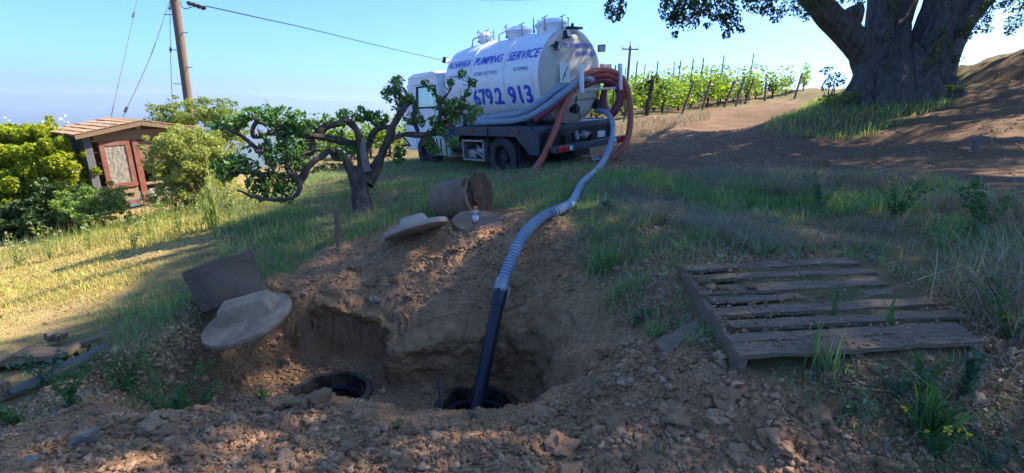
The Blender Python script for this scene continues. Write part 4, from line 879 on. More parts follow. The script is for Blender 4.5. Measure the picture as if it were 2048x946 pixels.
hose('hose', PP(lp), .06, mt['hose_maroon'], 'dark maroon hose coiled in loops on the right half of the rack')
hose('hose', PP([(1190,150,10.6),(1178,146,10.45),(1165,147.5,10.35),(1143,158,10.15),(1121,172,10.0),(1099,188,9.95),(1077,206,10.0),(1057,219,10.2),(1037,227,10.4),(1013,231,10.75),(989,233.5,11.1),(953,240,11.65)]), .068, mt['hose_grey'], 'upper grey hose curving from the rack along the side of the tank')
hose('hose', PP([(1185,160,10.5),(1167,157,10.3),(1150,168,10.15),(1137,178,10.05),(1118,192,9.95),(1101,206,9.95),(1080,221,10.0),(1061,232,10.15),(1041,238.5,10.4),(1021,242,10.65),(983,244,11.15),(945,246,11.7)]), .068, mt['hose_grey'], 'lower grey hose lying along the edge of the truck deck', end=-1)

# the suction hose into the pit, with the black pipe clamped to its end
hp = [P(1192,222,10.9), P(1205,222,10.7), P(1217,229,10.5), P(1224,243,10.4), P(1226,262,10.2), P(1222,285,9.9), P(1213,310,9.5), P(1205,325,9.2)]
for px, py in ((1193,343), (1180,354), (1166,366), (1156,385), (1143,408), (1120,424)):
    g = G(px, py+7); hp.append(np.array([g[0], g[1], gz(g[0], g[1])+.075]))
hp += [P(1092,430,5.35), P(1062,453,5.0), P(1040,482,4.75), P(1023,520,4.6), P(1010,552,4.5), P(1004,572,4.46)]
e = empty('suction_hose', hp[-1], 0, 'long grey ribbed hose from the truck with a black pipe standing in the manhole', 'hose'); o0 = np.asarray(hp[-1])
pp = np.array(spline(hp, 14)); seg_ = np.r_[0, np.cumsum(np.linalg.norm(np.diff(pp, axis=0), axis=1))]; N_ = int(seg_[-1]/.011)
ss = np.linspace(0, seg_[-1], N_); pp = np.stack([np.interp(ss, seg_, pp[:, k]) for k in range(3)], 1)-o0
rr = .0545+.0018*np.cos(ss*2*math.pi/.034)
b = MB(); b.tube(list(pp), list(rr), 14); hb = b.build('hose_body', mt['hose_grey'], e, smooth=True)
b = MB(); S0 = seg_[-1]-1.45; fr_ = _tubeframes(list(pp))
for s_ in np.arange(S0, seg_[-1]-.03, .034):
    i = int(s_/seg_[-1]*(N_-1)); q = pp[i]; q2 = pp[min(i+1, N_-1)]; d = (q2-q)/np.linalg.norm(q2-q)
    b.tube([q-d*.0045, q+d*.0045], .0572, 16, cap=False)
b.build('rib', mt['hose_dkrib'], e, smooth=True)['kind'] = 'stuff'
pa, pb = P(1004,568,4.46)-o0, P(952,822,4.12)-o0; d = (pb-pa)/np.linalg.norm(pb-pa)
b = MB(); b.tube([pa-d*.05, pa+d*.07], .064, 16); b.build('coupling', mt['steel'], e, smooth=True)
b = MB(); b.tube([pa-d*.02, pa-d*.005], .068, 16); b.tube([pa+d*.03, pa+d*.045], .068, 16); b.tube([pa+np.array([.05, -.05, 0]), pa+d*.03+np.array([.075, -.06, -.005]), pa+d*.1+np.array([.07, -.06, 0])], .006, 6); b.build('clamp', mt['steel'], e, smooth=True)
b = MB(); b.tube([pa+d*.05, pa+d*.055, pa+d*.2, pa+d*.205], [.06, .064, .064, .057], 20); b.build('pipe_collar', mt['pvc'], e, smooth=True)
b = MB(); b.tube([pa+d*.1, pb, pb+d*.8], .0555, 20); b.build('pipe', mt['pvc'], e, smooth=True)
# ------------------------------------------------------------ septic tank openings in the pit
for hx, hy, hr in HOLES:
    lab = 'open dark manhole rim on the left of the pit floor' if hx < -1 else 'open dark manhole rim at the foot of the black pipe'
    e = empty('manhole', (hx, hy, PIT_FLOOR), 0, lab, 'manhole')
    b = MB(); b.lathe([(hr-.015, -.9), (hr-.015, .0), (hr-.005, .035), (hr+.03, .045), (hr+.05, .03), (hr+.055, -.1), (hr+.03, -.9)], 60, close=True); b.v = [(x_*(1+.05*float(fbm(np.array([math.atan2(y_, x_)*3.0]), np.array([z_*9]), 400, 3)[0])), y_*(1+.05*float(fbm(np.array([math.atan2(y_, x_)*3.0]), np.array([z_*9]), 400, 3)[0])), z_+.02*float(fbm(np.array([x_*9]), np.array([y_*9]), 401, 3)[0])) for x_, y_, z_ in b.v]; b.build('rim', mt['black_wet'], e, smooth=True)
    b = MB(); b.lathe([(hr-.045, -.09), (hr-.01, -.075), (hr-.01, -.115), (hr-.045, -.115)], 40, close=True); b.build('inner_ledge', mt['pvc'], e, smooth=True)
    b = MB(); b.poly([(hr*math.cos(k*math.pi/10), hr*math.sin(k*math.pi/10), -.85) for k in range(20)]); b.build('dark_water', mt['black_wet'], e)
def frame(loc, ax, xh=None):         # matrix with local z along ax, local x as close to xh as possible
    z = V3(ax).normalized(); x = V3(xh if xh is not None else RT); x = (x - z*(x @ z)).normalized(); y = z.cross(x)
    return Matrix(((x[0], y[0], z[0], loc[0]), (x[1], y[1], z[1], loc[1]), (x[2], y[2], z[2], loc[2]), (0, 0, 0, 1)))
def placed(name, Mx, label, cat):
    e = empty(name, (0, 0, 0), 0, label, cat); e.matrix_world = Mx; return e
# upright ring
ax = -.33*RT + .93*UP - .10*FW
e = placed('concrete_ring', frame(P(463, 588, 4.35), ax), 'tall concrete riser ring standing tilted in the grass behind the round lid', 'concrete ring')
b = MB(); b.lathe([(.262, -.06), (.278, .3), (.271, .308), (.235, .308), (.228, .3), (.225, -.06)], 56, close=True); b.build('ring_wall', mt['concrete'], e, smooth=True)
b = MB(); b.lathe([(.275, .238), (.279, .242), (.279, .252), (.276, .256)], 56, cap=False); b.build('casting_line', mt['concrete'], e, smooth=True)
def lid(name, Mx, label, R_, th, mat, bl, bw, tl, tw, h, off=0):
    e = placed(name, Mx, label, 'manhole cover')
    b = MB(); b.lathe([(0, -th), (R_*.985, -th), (R_, -th*.85), (R_, -.004), (R_*.99, 0), (0, 0)], 56); b.build('disc', mat, e, smooth=True)
    if h:
        b = MB(); q = [(-bl, off-bw), (bl, off-bw), (bl, off+bw), (-bl, off+bw)]; q2 = [(-tl, -tw), (tl, -tw), (tl, tw), (-tl, tw)]
        b.add([(x, y, -.004) for x, y in q]+[(x, y+off, h) for x, y in q2], [(0, 1, 5, 4), (1, 2, 6, 5), (2, 3, 7, 6), (3, 0, 4, 7), (4, 5, 6, 7), (3, 2, 1, 0)]); b.build('grip_block', mat, e, bevel=.012)
    return e
lid('manhole_cover', frame(P(493, 634, 3.95), np.array([-.244, -.216, .945]), .94*RT+.33*UP), 'round concrete lid with a raised block tilted at the left rim of pit', .34, .05, mt['concrete_lid'], .225, .12, .18, .08, .12, .07)
lid('manhole_cover', frame(P(831, 453, 5.5), -.29*RT+.95*UP+.08*FW, .968*RT+.25*UP), 'pale concrete lid with a raised block lying on the dirt bank', .36, .055, mt['concrete_pale'], .17, .13, .12, .07, .12)
g = G(955, 446); zc_ = gz(g[0], g[1])
lid('manhole_cover', frame((g[0], g[1], zc_+.045), np.array([.04, -.22, 1]), RT), 'flat reddish tan round lid lying on the dirt under the plastic bottle', .29, .05, mt['concrete_tan'], 0, 0, 0, 0, 0)
# earth filled barrel shaped riser lying on its side
ax = .82*RT + .10*UP - .56*FW; ax = ax/np.linalg.norm(ax); BF = P(957, 391, 6.2)
e = placed('concrete_riser', frame(BF, ax, UP), 'concrete riser lying on its side full of soil, with blue paint on its top', 'concrete riser'); L_ = .62
b = MB(); b.lathe([(0, -L_), (.215, -L_), (.24, -L_+.02), (.262, -.2), (.266, -.02), (.262, 0), (.225, 0), (.222, -.05), (0, -.05)], 56); b.build('shell', mt['concrete_tan'], e, smooth=True)
b = MB(); n_ = 40
me_ = rockmesh(77, 5, .3, 1.0); o = link('soil_filling', me_, e); me_.materials.append(mt['clay']); o.scale = (.25, .25, .075); o.location = (0, 0, -.012)
b = MB()
for k in range(16):
    a0_ = random.gauss(.45, .13); z0_ = -.40+random.gauss(0, .06); w_ = random.uniform(.05, .11); hh_ = random.uniform(.012, .03)
    rr_ = .2665
    rad = lambda z: float(np.interp(z, [-L_+.02, -.2, -.02], [.24, .262, .266]))+.003
    pts_ = []
    for a_, z_ in ((a0_-w_, z0_), (a0_-w_*.2, z0_-hh_), (a0_+w_, z0_-hh_*.4), (a0_+w_*.5, z0_+hh_)):
        pts_.append((rad(z_)*math.cos(a_), rad(z_)*math.sin(a_), z_))
    b.poly(pts_)
b.build('blue_paint', mt['blue_paint'], e)
# bottle
g = G(951, 456); zb = zc_+.052
e = empty('drink_bottle', (g[0], g[1], zb), 0, 'clear plastic drink bottle with an orange cap standing on the flat round lid', 'bottle')
b = MB(); b.lathe([(0, 0), (.03, 0), (.034, .01), (.034, .05), (.031, .055), (.034, .06), (.034, .1), (.031, .105), (.034, .11), (.033, .14), (.024, .165), (.018, .172)], 22); b.build('body', mt['bottle'], e, smooth=True)
b = MB(); b.lathe([(.0345, .058), (.0348, .06), (.0348, .098), (.0345, .1)], 22, cap=False); b.build('label_band', mt['poster'], e)
b = MB(); b.lathe([(.022, .168), (.023, .17), (.023, .196), (.02, .2), (0, .2)], 20); b.build('cap', mt['orange_cap'], e)
b = MB(); b.lathe([(0, .004), (.031, .004), (.031, .018), (0, .018)], 18); b.build('drink_residue', mt['redplastic'], e)
# stake and rod
g = G(679, 497); z0 = gz(g[0], g[1])
e = empty('wooden_stake', (g[0], g[1], z0-.1), 0, 'short weathered wooden stake standing upright at the edge of the grass', 'stake')
b = MB(); b.tube([(0, 0, 0), (-.003, 0, .25), (-.012, .0, .55), (-.012, .0, .565)], [.032, .033, .031, .02], 5, wob=.06); b.build('post', mt['wood_brown'], e)
pb_ = P(886, 836, 4.1); pa_ = P(874, 757, 4.2)
e = empty('metal_rod', (0, 0, 0), 0, 'thin dark metal rod sticking up from the pit floor beside the right manhole', 'rod'); e.location = V3(pb_)
b = MB(); d_ = pa_-pb_; b.tube([-d_*.3, d_*.72], .0105, 8); b.build('shaft', mt['steel_dark'], e); b = MB(); b.tube([d_*.70, d_*.74, d_*1.0], [.0135, .0135, .008], 8); b.build('tip', mt['steel_dark'], e)

# ------------------------------------------------------------ pallet
FLc, FRc, BLc, BRc = P(1477, 709, 2.44), P(1975, 684, 2.46), P(1364, 531, 3.62), P(1704, 509, 3.62)
exv = (FRc-FLc); W_ = np.linalg.norm(exv); exv /= W_; eyv = (BLc-FLc); D_ = np.linalg.norm(eyv); eyv /= D_
ezv = np.cross(exv, eyv); ezv /= np.linalg.norm(ezv); eyv = np.cross(ezv, exv)
PMx = Matrix(((exv[0], eyv[0], ezv[0], FLc[0]), (exv[1], eyv[1], ezv[1], FLc[1]), (exv[2], eyv[2], ezv[2], FLc[2]), (0, 0, 0, 1)))
e = placed('wooden_pallet', PMx, 'old grey wooden pallet lying half buried in soil on the right', 'pallet')
sk = float((BLc-FLc) @ exv)
def plank(name, parent, x0, x1, y0, y1, z0, z1, mat, jag=.0, n=10, dyl=0):
    """board along x with slightly uneven, worn edges"""
    b = MB(); xs = np.linspace(x0, x1, n); vs = []
    for i, x in enumerate(xs):
        k = (i/(n-1)-.5)*dyl; e1, e2, e3 = (random.gauss(0, jag) for _ in range(3)); xo = (random.gauss(0, jag*2) if i in (0, n-1) else 0)
        vs += [(x+xo, y0+k+e1, z0), (x+xo*.5, y1+k+e2, z0), (x-xo*.4, y1+k+e2, z1+e3*.6), (x+xo, y0+k+e1, z1+e3*.6)]
    fs = []
    for i in range(n-1):
        a = i*4
        for k in range(4): fs.append((a+k, a+(k+1) % 4, a+4+(k+1) % 4, a+4+k))
    fs += [(0, 1, 2, 3), (n*4-1, n*4-2, n*4-3, n*4-4)]; b.add(vs, fs); return b.build(name, mat, parent)
def ty(py):                         # depth fraction of a pallet board from its left end's row in the photo
    iz = 1/3.62+(1/2.44-1/3.62)*(py-531)/(709-531); return (1/iz-2.44)/(3.62-2.44)*D_
bd = [(531, 542, 0, 1.0), (553, 562, .03, 1.02), (573, 588, 0, .97), (593, 604, .04, 1.2), (616, 631, .01, 1.05), (643, 657, .05, 1.08), (668, 684, .0, 1.0), (685, 709, 0, 1.0)]
for k, (ya, yb, l0, l1) in enumerate(bd):
    y1_, y0_ = ty(ya), ty(yb); xo = sk*((y0_+y1_)/2)/D_
    plank('board', e, xo+l0*W_, xo+l1*W_, y0_, y1_, -.022, 0 if k != 3 else -.012, mt['wood_grey'], .004, 12, random.uniform(-.03, .03))
for k, xf in enumerate((0.0, .47, .94)):
    b = MB(); n = 12; vs = []
    for i in range(n):
        y = D_*i/(n-1); x0 = sk*y/D_+xf*W_+.004; j = random.gauss(0, .003)
        vs += [(x0+j, y, -.125), (x0+.04+j, y, -.125), (x0+.04+j, y, -.0235), (x0+j, y, -.0235)]
    fs = [(i*4+q, i*4+(q+1) % 4, i*4+4+(q+1) % 4, i*4+4+q) for i in range(n-1) for q in range(4)]+[(0, 1, 2, 3), (n*4-1, n*4-2, n*4-3, n*4-4)]
    b.add(vs, fs); b.build('stringer', mt['wood_grey'], e)
for y0_ in (.02, .5, 1.0):
    plank('bottom_board', e, sk*y0_/D_, W_+sk*y0_/D_, y0_, y0_+.1, -.15, -.126, mt['wood_grey'], .004)
# soil on the boards
sv, sf = [], []; nb = 0
for k in range(1500):
    u, v = random.betavariate(.9, 1.6), random.random()**1.2; y = ty(531+178*v); x = sk*y/D_+u*W_
    r = .003+.011*random.random()**3; 
    q = np.array(PMx @ Vector((x, y, r*.3)))
    me = CLODS[0]; d = rng.normal(size=(6, 3)); d = np.array([[1, 0, 0], [-1, 0, 0], [0, 1, 0], [0, -1, 0], [0, 0, 1], [0, 0, -1]])*rng.uniform(.6, 1.2, (6, 1))*r
    sv.append(q+d); sf.append(np.array([[0, 2, 4], [2, 1, 4], [1, 3, 4], [3, 0, 4], [2, 0, 5], [1, 2, 5], [3, 1, 5], [0, 3, 5]])+nb); nb += 6
tag(npmesh('soil_on_pallet', np.concatenate(sv), np.concatenate(sf), mt['clod']), 'brown soil crumbs lying on the pallet boards', None, kind='stuff')
for px, py in ((1425, 572), (1440, 590), (1500, 585), (1455, 600)):
    q = P(px, py, 3.2); u = PMx.inverted() @ V3(q); q = PMx @ Vector((u.x, u.y, .012)); o = link('dirt_clod', random.choice(CLODS)); o.location = q; s_ = random.uniform(.02, .035); o.scale = (s_, s_, s_*.8); o.rotation_euler = (0, 0, random.random()*6)
    tag(o, 'clod of brown soil lying on the back left boards of the pallet', 'dirt clod', 'clods on the pallet boards')
def loose_board(name, p0, p1, wd, th, mat, label, jag=.006, roll=0, cat='board'):
    p0, p1 = np.asarray(p0), np.asarray(p1); d = p1-p0; L = np.linalg.norm(d); x = V3(d/L); z = Vector((0, 0, 1)); z = (z-x*(z @ x)).normalized(); y = z.cross(x)
    Mx = Matrix(((x[0], y[0], z[0], p0[0]), (x[1], y[1], z[1], p0[1]), (x[2], y[2], z[2], p0[2]), (0, 0, 0, 1))) @ Matrix.Rotation(roll, 4, 'X')
    o = plank(name, None, 0, L, -wd/2, wd/2, -th, 0, mat, jag, 9); o.matrix_world = Mx; return tag(o, label, cat)
def gp(px, py, dz): g = G(px, py); return np.array([g[0], g[1], gz(g[0], g[1])+dz])
loose_board('loose_board', gp(1318, 712, .03), gp(1400, 662, .04), .10, .025, mt['wood_grey'], 'short broken board lying on the soil beside the left edge of the pallet', .005, .25)
loose_board('broken_board', gp(-60, 745, .08), gp(150, 712, .10), .13, .045, mt['wood_brown'], 'thick rotten board with a sunlit top lying in the weeds at the left edge', .016)
loose_board('broken_board', gp(12, 800, .05), gp(205, 712, .08), .09, .03, mt['wood_silver'], 'long thin grey board lying below the thick rotten board at the left', .004, -.5)
loose_board('broken_board', gp(-20, 735, .05), gp(170, 700, .05), .12, .03, mt['wood_grey'], 'dark flat board behind the thick rotten board at the left', .01)
loose_board('broken_board', gp(135, 703, .07), gp(205, 690, .09), .09, .03, mt['wood_brown'], 'short reddish board end at the right of the broken boards', .006)
loose_board('wood_block', gp(100, 690, .12), gp(136, 684, .09), .09, .06, mt['wood_grey'], 'short dark block of wood lying behind the broken boards', .012, cat='wood block')
loose_board('wood_block', gp(-30, 812, .10), gp(14, 796, .12), .10, .1, mt['wood_brown'], 'sunlit stub of timber at the left end of the long grey board', .006, cat='wood block')

# ------------------------------------------------------------ shed
SN = np.array([.85, -.53, 0]); SX = np.array([.53, .85, 0]); SY = -SN
s0 = P(152, 270, 9.4); SHZ = s0[2]
SM = Matrix(((SX[0], SY[0], 0, s0[0]), (SX[1], SY[1], 0, s0[1]), (0, 0, 1, 0), (0, 0, 0, 1))) @ Matrix.Rotation(math.radians(-2.0), 4, 'Y')
sh = placed('shed', SM, 'small leaning wooden shed with a tan shingle roof and faded red door frame', 'shed')
zt_ = SHZ; OV = .22; X0, X1 = .2, 2.08; Y0, Y1 = OV, 1.45; zb_ = zt_-1.55
def sb(name, x0, x1, y0, y1, z0, z1, mat, bev=0): b = MB(); b.box(x0, x1, y0, y1, z0, z1); return b.build(name, mat, sh, bevel=bev)
for k in range(8):
    y0 = Y0+.02+k*(Y1-Y0)/8; o = sb('wall_board', X0-.012*(k % 2)-.02, X0, y0, y0+(Y1-Y0)/8-.006, zb_+.1+.05*random.random(), zt_-.02, mt['wood_silver'])
sb('corner_board', X0-.03, X0+.1, Y0-.03, Y0, zb_+.3, zt_-.06, mt['wood_silver'])
for k in range(6):
    z0 = zb_+.1+k*.24; sb('back_board', X0, X1, Y1-.02, Y1, z0, z0+.235, mt['wood_grey']); sb('side_board', X1-.02, X1, Y0+.02, Y1-.02, z0, z0+.235, mt['wood_grey'])
sb('header_beam', X0+.14, X1, Y0-.035, Y0-.002, zt_-.17, zt_+.03, mt['wood_brown'])
dx0, dx1, dz0, dz1 = .40, .93, zt_-1.12, zt_-.18
dr = sb('door', dx0+.085, dx1-.085, Y0-.028, Y0-.008, dz0+.1, dz1-.08, mt['wood_panel'])
for a in ((dx0, dx0+.085, dz0, dz1), (dx1-.085, dx1, dz0, dz1), (dx0+.086, dx1-.086, dz1-.08, dz1), (dx0+.086, dx1-.086, dz0, dz0+.1)):
    b = MB(); b.box(a[0], a[1], Y0-.045, Y0-.006, a[2], a[3]); b.build('door_frame', mt['wood_red'], dr)
sb('post', dx1+.05, dx1+.16, Y0-.02, Y0+.05, zb_, zt_-.175, mt['wood_red'])
sb('post', X1-.1, X1, Y0-.02, Y0+.05, zb_, zt_-.175, mt['wood_red'])
sb('post', X0+.0, X0+.08, Y0+.002, Y0+.07, zb_, zt_-.175, mt['wood_grey'])
for k in range(3):
    z0 = zt_-.2-(k+1)*.18; sb('front_board', dx1+.165, X1-.105, Y0, Y0+.02, z0, z0+.172, mt['wood_brown'])
sb('lower_panel', dx0+.1, dx1+.0, Y0-.015, Y0+.005, dz0-.28, dz0-.03, mt['wood_grey'])
sb('lower_panel', dx1+.2, dx1+.55, Y0-.015, Y0+.005, dz0-.33, dz0-.1, mt['wood_panel'])
sb('lower_rail', dx0-.05, X1, Y0-.01, Y0+.03, zb_+.06, zb_+.12, mt['wood_red'])
sb('floor_boards', X0+.01, X1-.03, Y0+.06, Y1-.03, dz0-.02, dz0+.01, mt['wood_grey'])
XR = 1.14; RISE = .21; ROOFL = 1.62
# gable trim and rafters
b = MB(); b.prism([(X0, zt_+.032), (XR, zt_+.032), (XR, zt_+RISE-.06), (X0, zt_+.06)], Y0+.03, Y0+.05, 1); b.prism([(XR, zt_+.032), (X1, zt_+.032), (X1, zt_+.06), (XR, zt_+RISE-.06)], Y0+.03, Y0+.05, 1); b.build('gable_board', mt['wood_brown'], sh)
sb('king_post', XR-.05, XR+.05, Y0-.03, Y0+.028, zt_+.032, zt_+RISE-.05, mt['wood_panel'])
for sgn in (-1, 1):
    E_ = np.array([XR+sgn*XR, zt_-.005]); R0 = np.array([XR, zt_+RISE]); dv = (E_-R0); Ln = np.linalg.norm(dv); dv /= Ln; nv = np.array([-dv[1], dv[0]])*(1 if sgn > 0 else -1)
    if nv[1] < 0: nv = -nv
    b = MB(); q = [R0-nv*.03, R0+dv*Ln-nv*.03, R0+dv*Ln-nv*.005, R0-nv*.005]; b.prism([tuple(p) for p in q], 0, ROOFL, 1); b.build('roof_deck', mt['wood_brown'], sh)
    b = MB(); q = [R0-nv*.09, R0+dv*Ln-nv*.08, R0+dv*Ln-nv*.032, R0-nv*.032]; b.prism([tuple(p) for p in q], .0, .03, 1); b.build('rafter', mt['wood_brown'], sh)
    me_s = None
    for i in range(6):
        for j in range(9):
            a0_, a1_ = Ln*(5-i)/6, Ln*(6-i)/6+.03; y0_ = ROOFL*j/9; w_ = ROOFL/9-.006
            if me_s is None:
                b = MB(); q = [(0, .004), (Ln/6+.03, .016), (Ln/6+.03, .028), (0, .012)]
                vs = [];
                for yy in (0, w_):
                    for s_, h_ in q: p = dv*s_+nv*h_; vs.append((p[0], yy, p[1]))
                b.add(vs, [(0, 1, 2, 3), (7, 6, 5, 4), (0, 4, 5, 1), (1, 5, 6, 2), (2, 6, 7, 3), (3, 7, 4, 0)]); o = b.build('shingle', mt['shingle'], sh); me_s = o.data
            else: o = link('shingle', me_s, sh)
            p = R0+dv*a0_; o.location = (p[0], y0_+random.uniform(-.006, .006)-.01, p[1]+random.uniform(0, .006)); o.rotation_euler = (random.uniform(-.02, .02), random.uniform(-.02, .02), random.uniform(-.03, .03)) 
b = MB(); b.prism([(XR-.09, zt_+RISE+.006), (XR, zt_+RISE+.035), (XR+.09, zt_+RISE+.006), (XR, zt_+RISE+.022)], -.01, ROOFL, 1); b.build('ridge_cap', mt['shingle'], sh)

# ------------------------------------------------------------ poles and wires
pbase = P(382, 240, 14.0); zg0 = gz(pbase[0], pbase[1])
e = empty('utility_pole', (pbase[0], pbase[1], zg0-.4), 0, 'tall brown wooden utility pole rising behind the shrubs on the left', 'utility pole'); H_ = 9.5-zg0
b = MB(); b.tube([(0, 0, 0), (0, 0, H_*.5), (0, 0, H_)], [.12, .11, .09], 18, wob=.02); b.build('shaft', mt['pole'], e, smooth=True)
for k in range(16):
    zz = 2.0-zg0+k*.44+.4; s_ = 1 if k % 2 else -1
    b = MB(); b.tube([(s_*.1, -.03, zz), (s_*.29, -.09, zz)], .011, 5); b.build('climbing_step', mt['steel_wire'], e)
zi = P(365, 3, 14.0)
b = MB(); b.tube([(.1, -.1, zi[2]-zg0+.4+.02), (.13, -.12, zi[2]-zg0+.42)], .03, 6); b.build('bracket', mt['steel_wire'], e)
b = MB(); pA = P(374, 5, 13.9); pB = P(411, 17, 13.9); d_ = (pB-pA); pts_ = [pA+d_*t_-np.array([pbase[0], pbase[1], zg0-.4]) for t_ in np.linspace(0, 1, 9)]
b.tube(pts_, [.03, .07, .045, .07, .045, .07, .045, .07, .03], 10); b.build('insulator', mt['steel_dark'], e, smooth=True)
b = MB(); o_ = np.array([pbase[0], pbase[1], zg0-.4]); b.tube(spline([P(361, 3, 14)-o_, P(364, 14, 14)-o_, P(372, 17, 14)-o_, P(384, 14, 14)-o_], 5), .012, 5); b.build('jumper_wire', mt['wire'], e)
def wire(pts, r, label, mat='wire', extra=None, name='wire'):
    pts = [np.asarray(p) for p in pts]; e = empty(name, pts[0], 0, label, 'wire'); b = MB(); b.tube(spline([p-pts[0] for p in pts], 12), r, 5); b.build('strand', mt[mat], e)
    for p, q in (extra or []):
        b = MB(); b.tube([p-pts[0], q-pts[0]], r*3.2, 7); b.build('guard', mt['wire'], e)
    return e
wpt = [P(411, 17, 13.9), P(420, 14, 14.1), P(520, 36, 17), P(620, 58, 20.5), P(760, 92, 27), P(905, 124.5, 36), P(1040, 150, 50), P(1135, 168, 66)]
we = wire(wpt, .018, 'black overhead wire running from the insulator on the pole to behind the truck')
q = P(1135, 168, 66); b = MB(); b.tube([q-wpt[0]+np.array([0, 0, .3]), q-wpt[0]-np.array([0, 0, q[2]-gz(q[0], q[1])])], .13, 8); b.build('end_post', mt['pole'], we)
wire([P(343, -8, 14), P(300, 115, 13.2), P(243, 240, 12.3), P(205, 330, 11.6)], .010, 'steel guy wire slanting from the pole down behind the shed', 'steel_wire', [(P(254, 215, 12.4), P(250, 224, 12.35)), (P(343, 10, 14), P(339, 18, 13.9))])
wire([P(276, -10, 15), P(250, 110, 14.2), P(222, 235, 13.2), P(205, 330, 12.4)], .009, 'outer steel guy wire left of the pole, ending behind the shed', 'steel_wire', [(P(268, 26, 14.9), P(266, 34, 14.8))])
wire([P(340, -10, 13.9), P(341, 100, 14), P(345, 215, 14.1), P(348, 280, 14.2)], .010, 'thin vertical ground wire hanging beside the pole', 'steel_wire', [(P(341.5, 95, 14), P(341.5, 103, 14))])
wire([P(700, -22, 40), P(890, -4, 40), P(1000, 0, 40), P(1120, -3, 40), P(1300, -20, 40)], .022, 'high dark wire just touching the top edge of the sky above the truck')
q = P(1253, 190, 60); zq = gz(q[0], q[1])-.5; top = P(1256, 95, 60)
e = empty('utility_pole', (q[0], q[1], zq), 0, 'distant utility pole with a crossarm standing beyond the vineyard', 'utility pole')
b = MB(); b.tube([(0, 0, 0), (0, 0, top[2]-zq)], [.2, .15], 10); b.build('shaft', mt['pole'], e, smooth=True)
zz = top[2]-zq-.35; b = MB(); b.box(-.95, .95, -.1, .1, zz-.07, zz+.07); b.build('crossarm', mt['pole'], e)
for xs in (-.9, .9, 0): b = MB(); b.tube([(xs, 0, zz+.07), (xs, 0, zz+(.3 if xs else .85))], .045, 6); b.build('pin_insulator', mt['steel_wire'], e)

# ------------------------------------------------------------ trees
def limb(b, pts, radii, seg=16, rough=.08, n=6, freq=3.0, sd=0):
    pp = spline(pts, n); fr = _tubeframes(pp); m = len(fr); rr = np.interp(np.linspace(0, 1, m), np.linspace(0, 1, len(radii)), radii); base = len(b.v)
    L = np.r_[0, np.cumsum([np.linalg.norm(pp[i+1]-pp[i]) for i in range(m-1)])]
    for i, ((c, u, v), r) in enumerate(zip(fr, rr)):
        a = np.arange(seg)*2*math.pi/seg; k = 1+rough*(fbm(np.cos(a)*freq+sd, np.sin(a)*freq+L[i]*.5/r*.35, 120, 3))+rough*.6*fbm(np.cos(a)*freq*2.3+sd, np.sin(a)*freq*2.3+L[i]/r*.5, 121, 2)
        for j in range(seg): b.v.append(tuple(c+(u*math.cos(a[j])+v*math.sin(a[j]))*r*k[j]))
    for i in range(m-1):
        for j in range(seg): j2 = (j+1) % seg; b.f.append([base+i*seg+j, base+i*seg+j2, base+(i+1)*seg+j2, base+(i+1)*seg+j])
    b.f.append([base+(m-1)*seg+j for j in range(seg)]); return pp
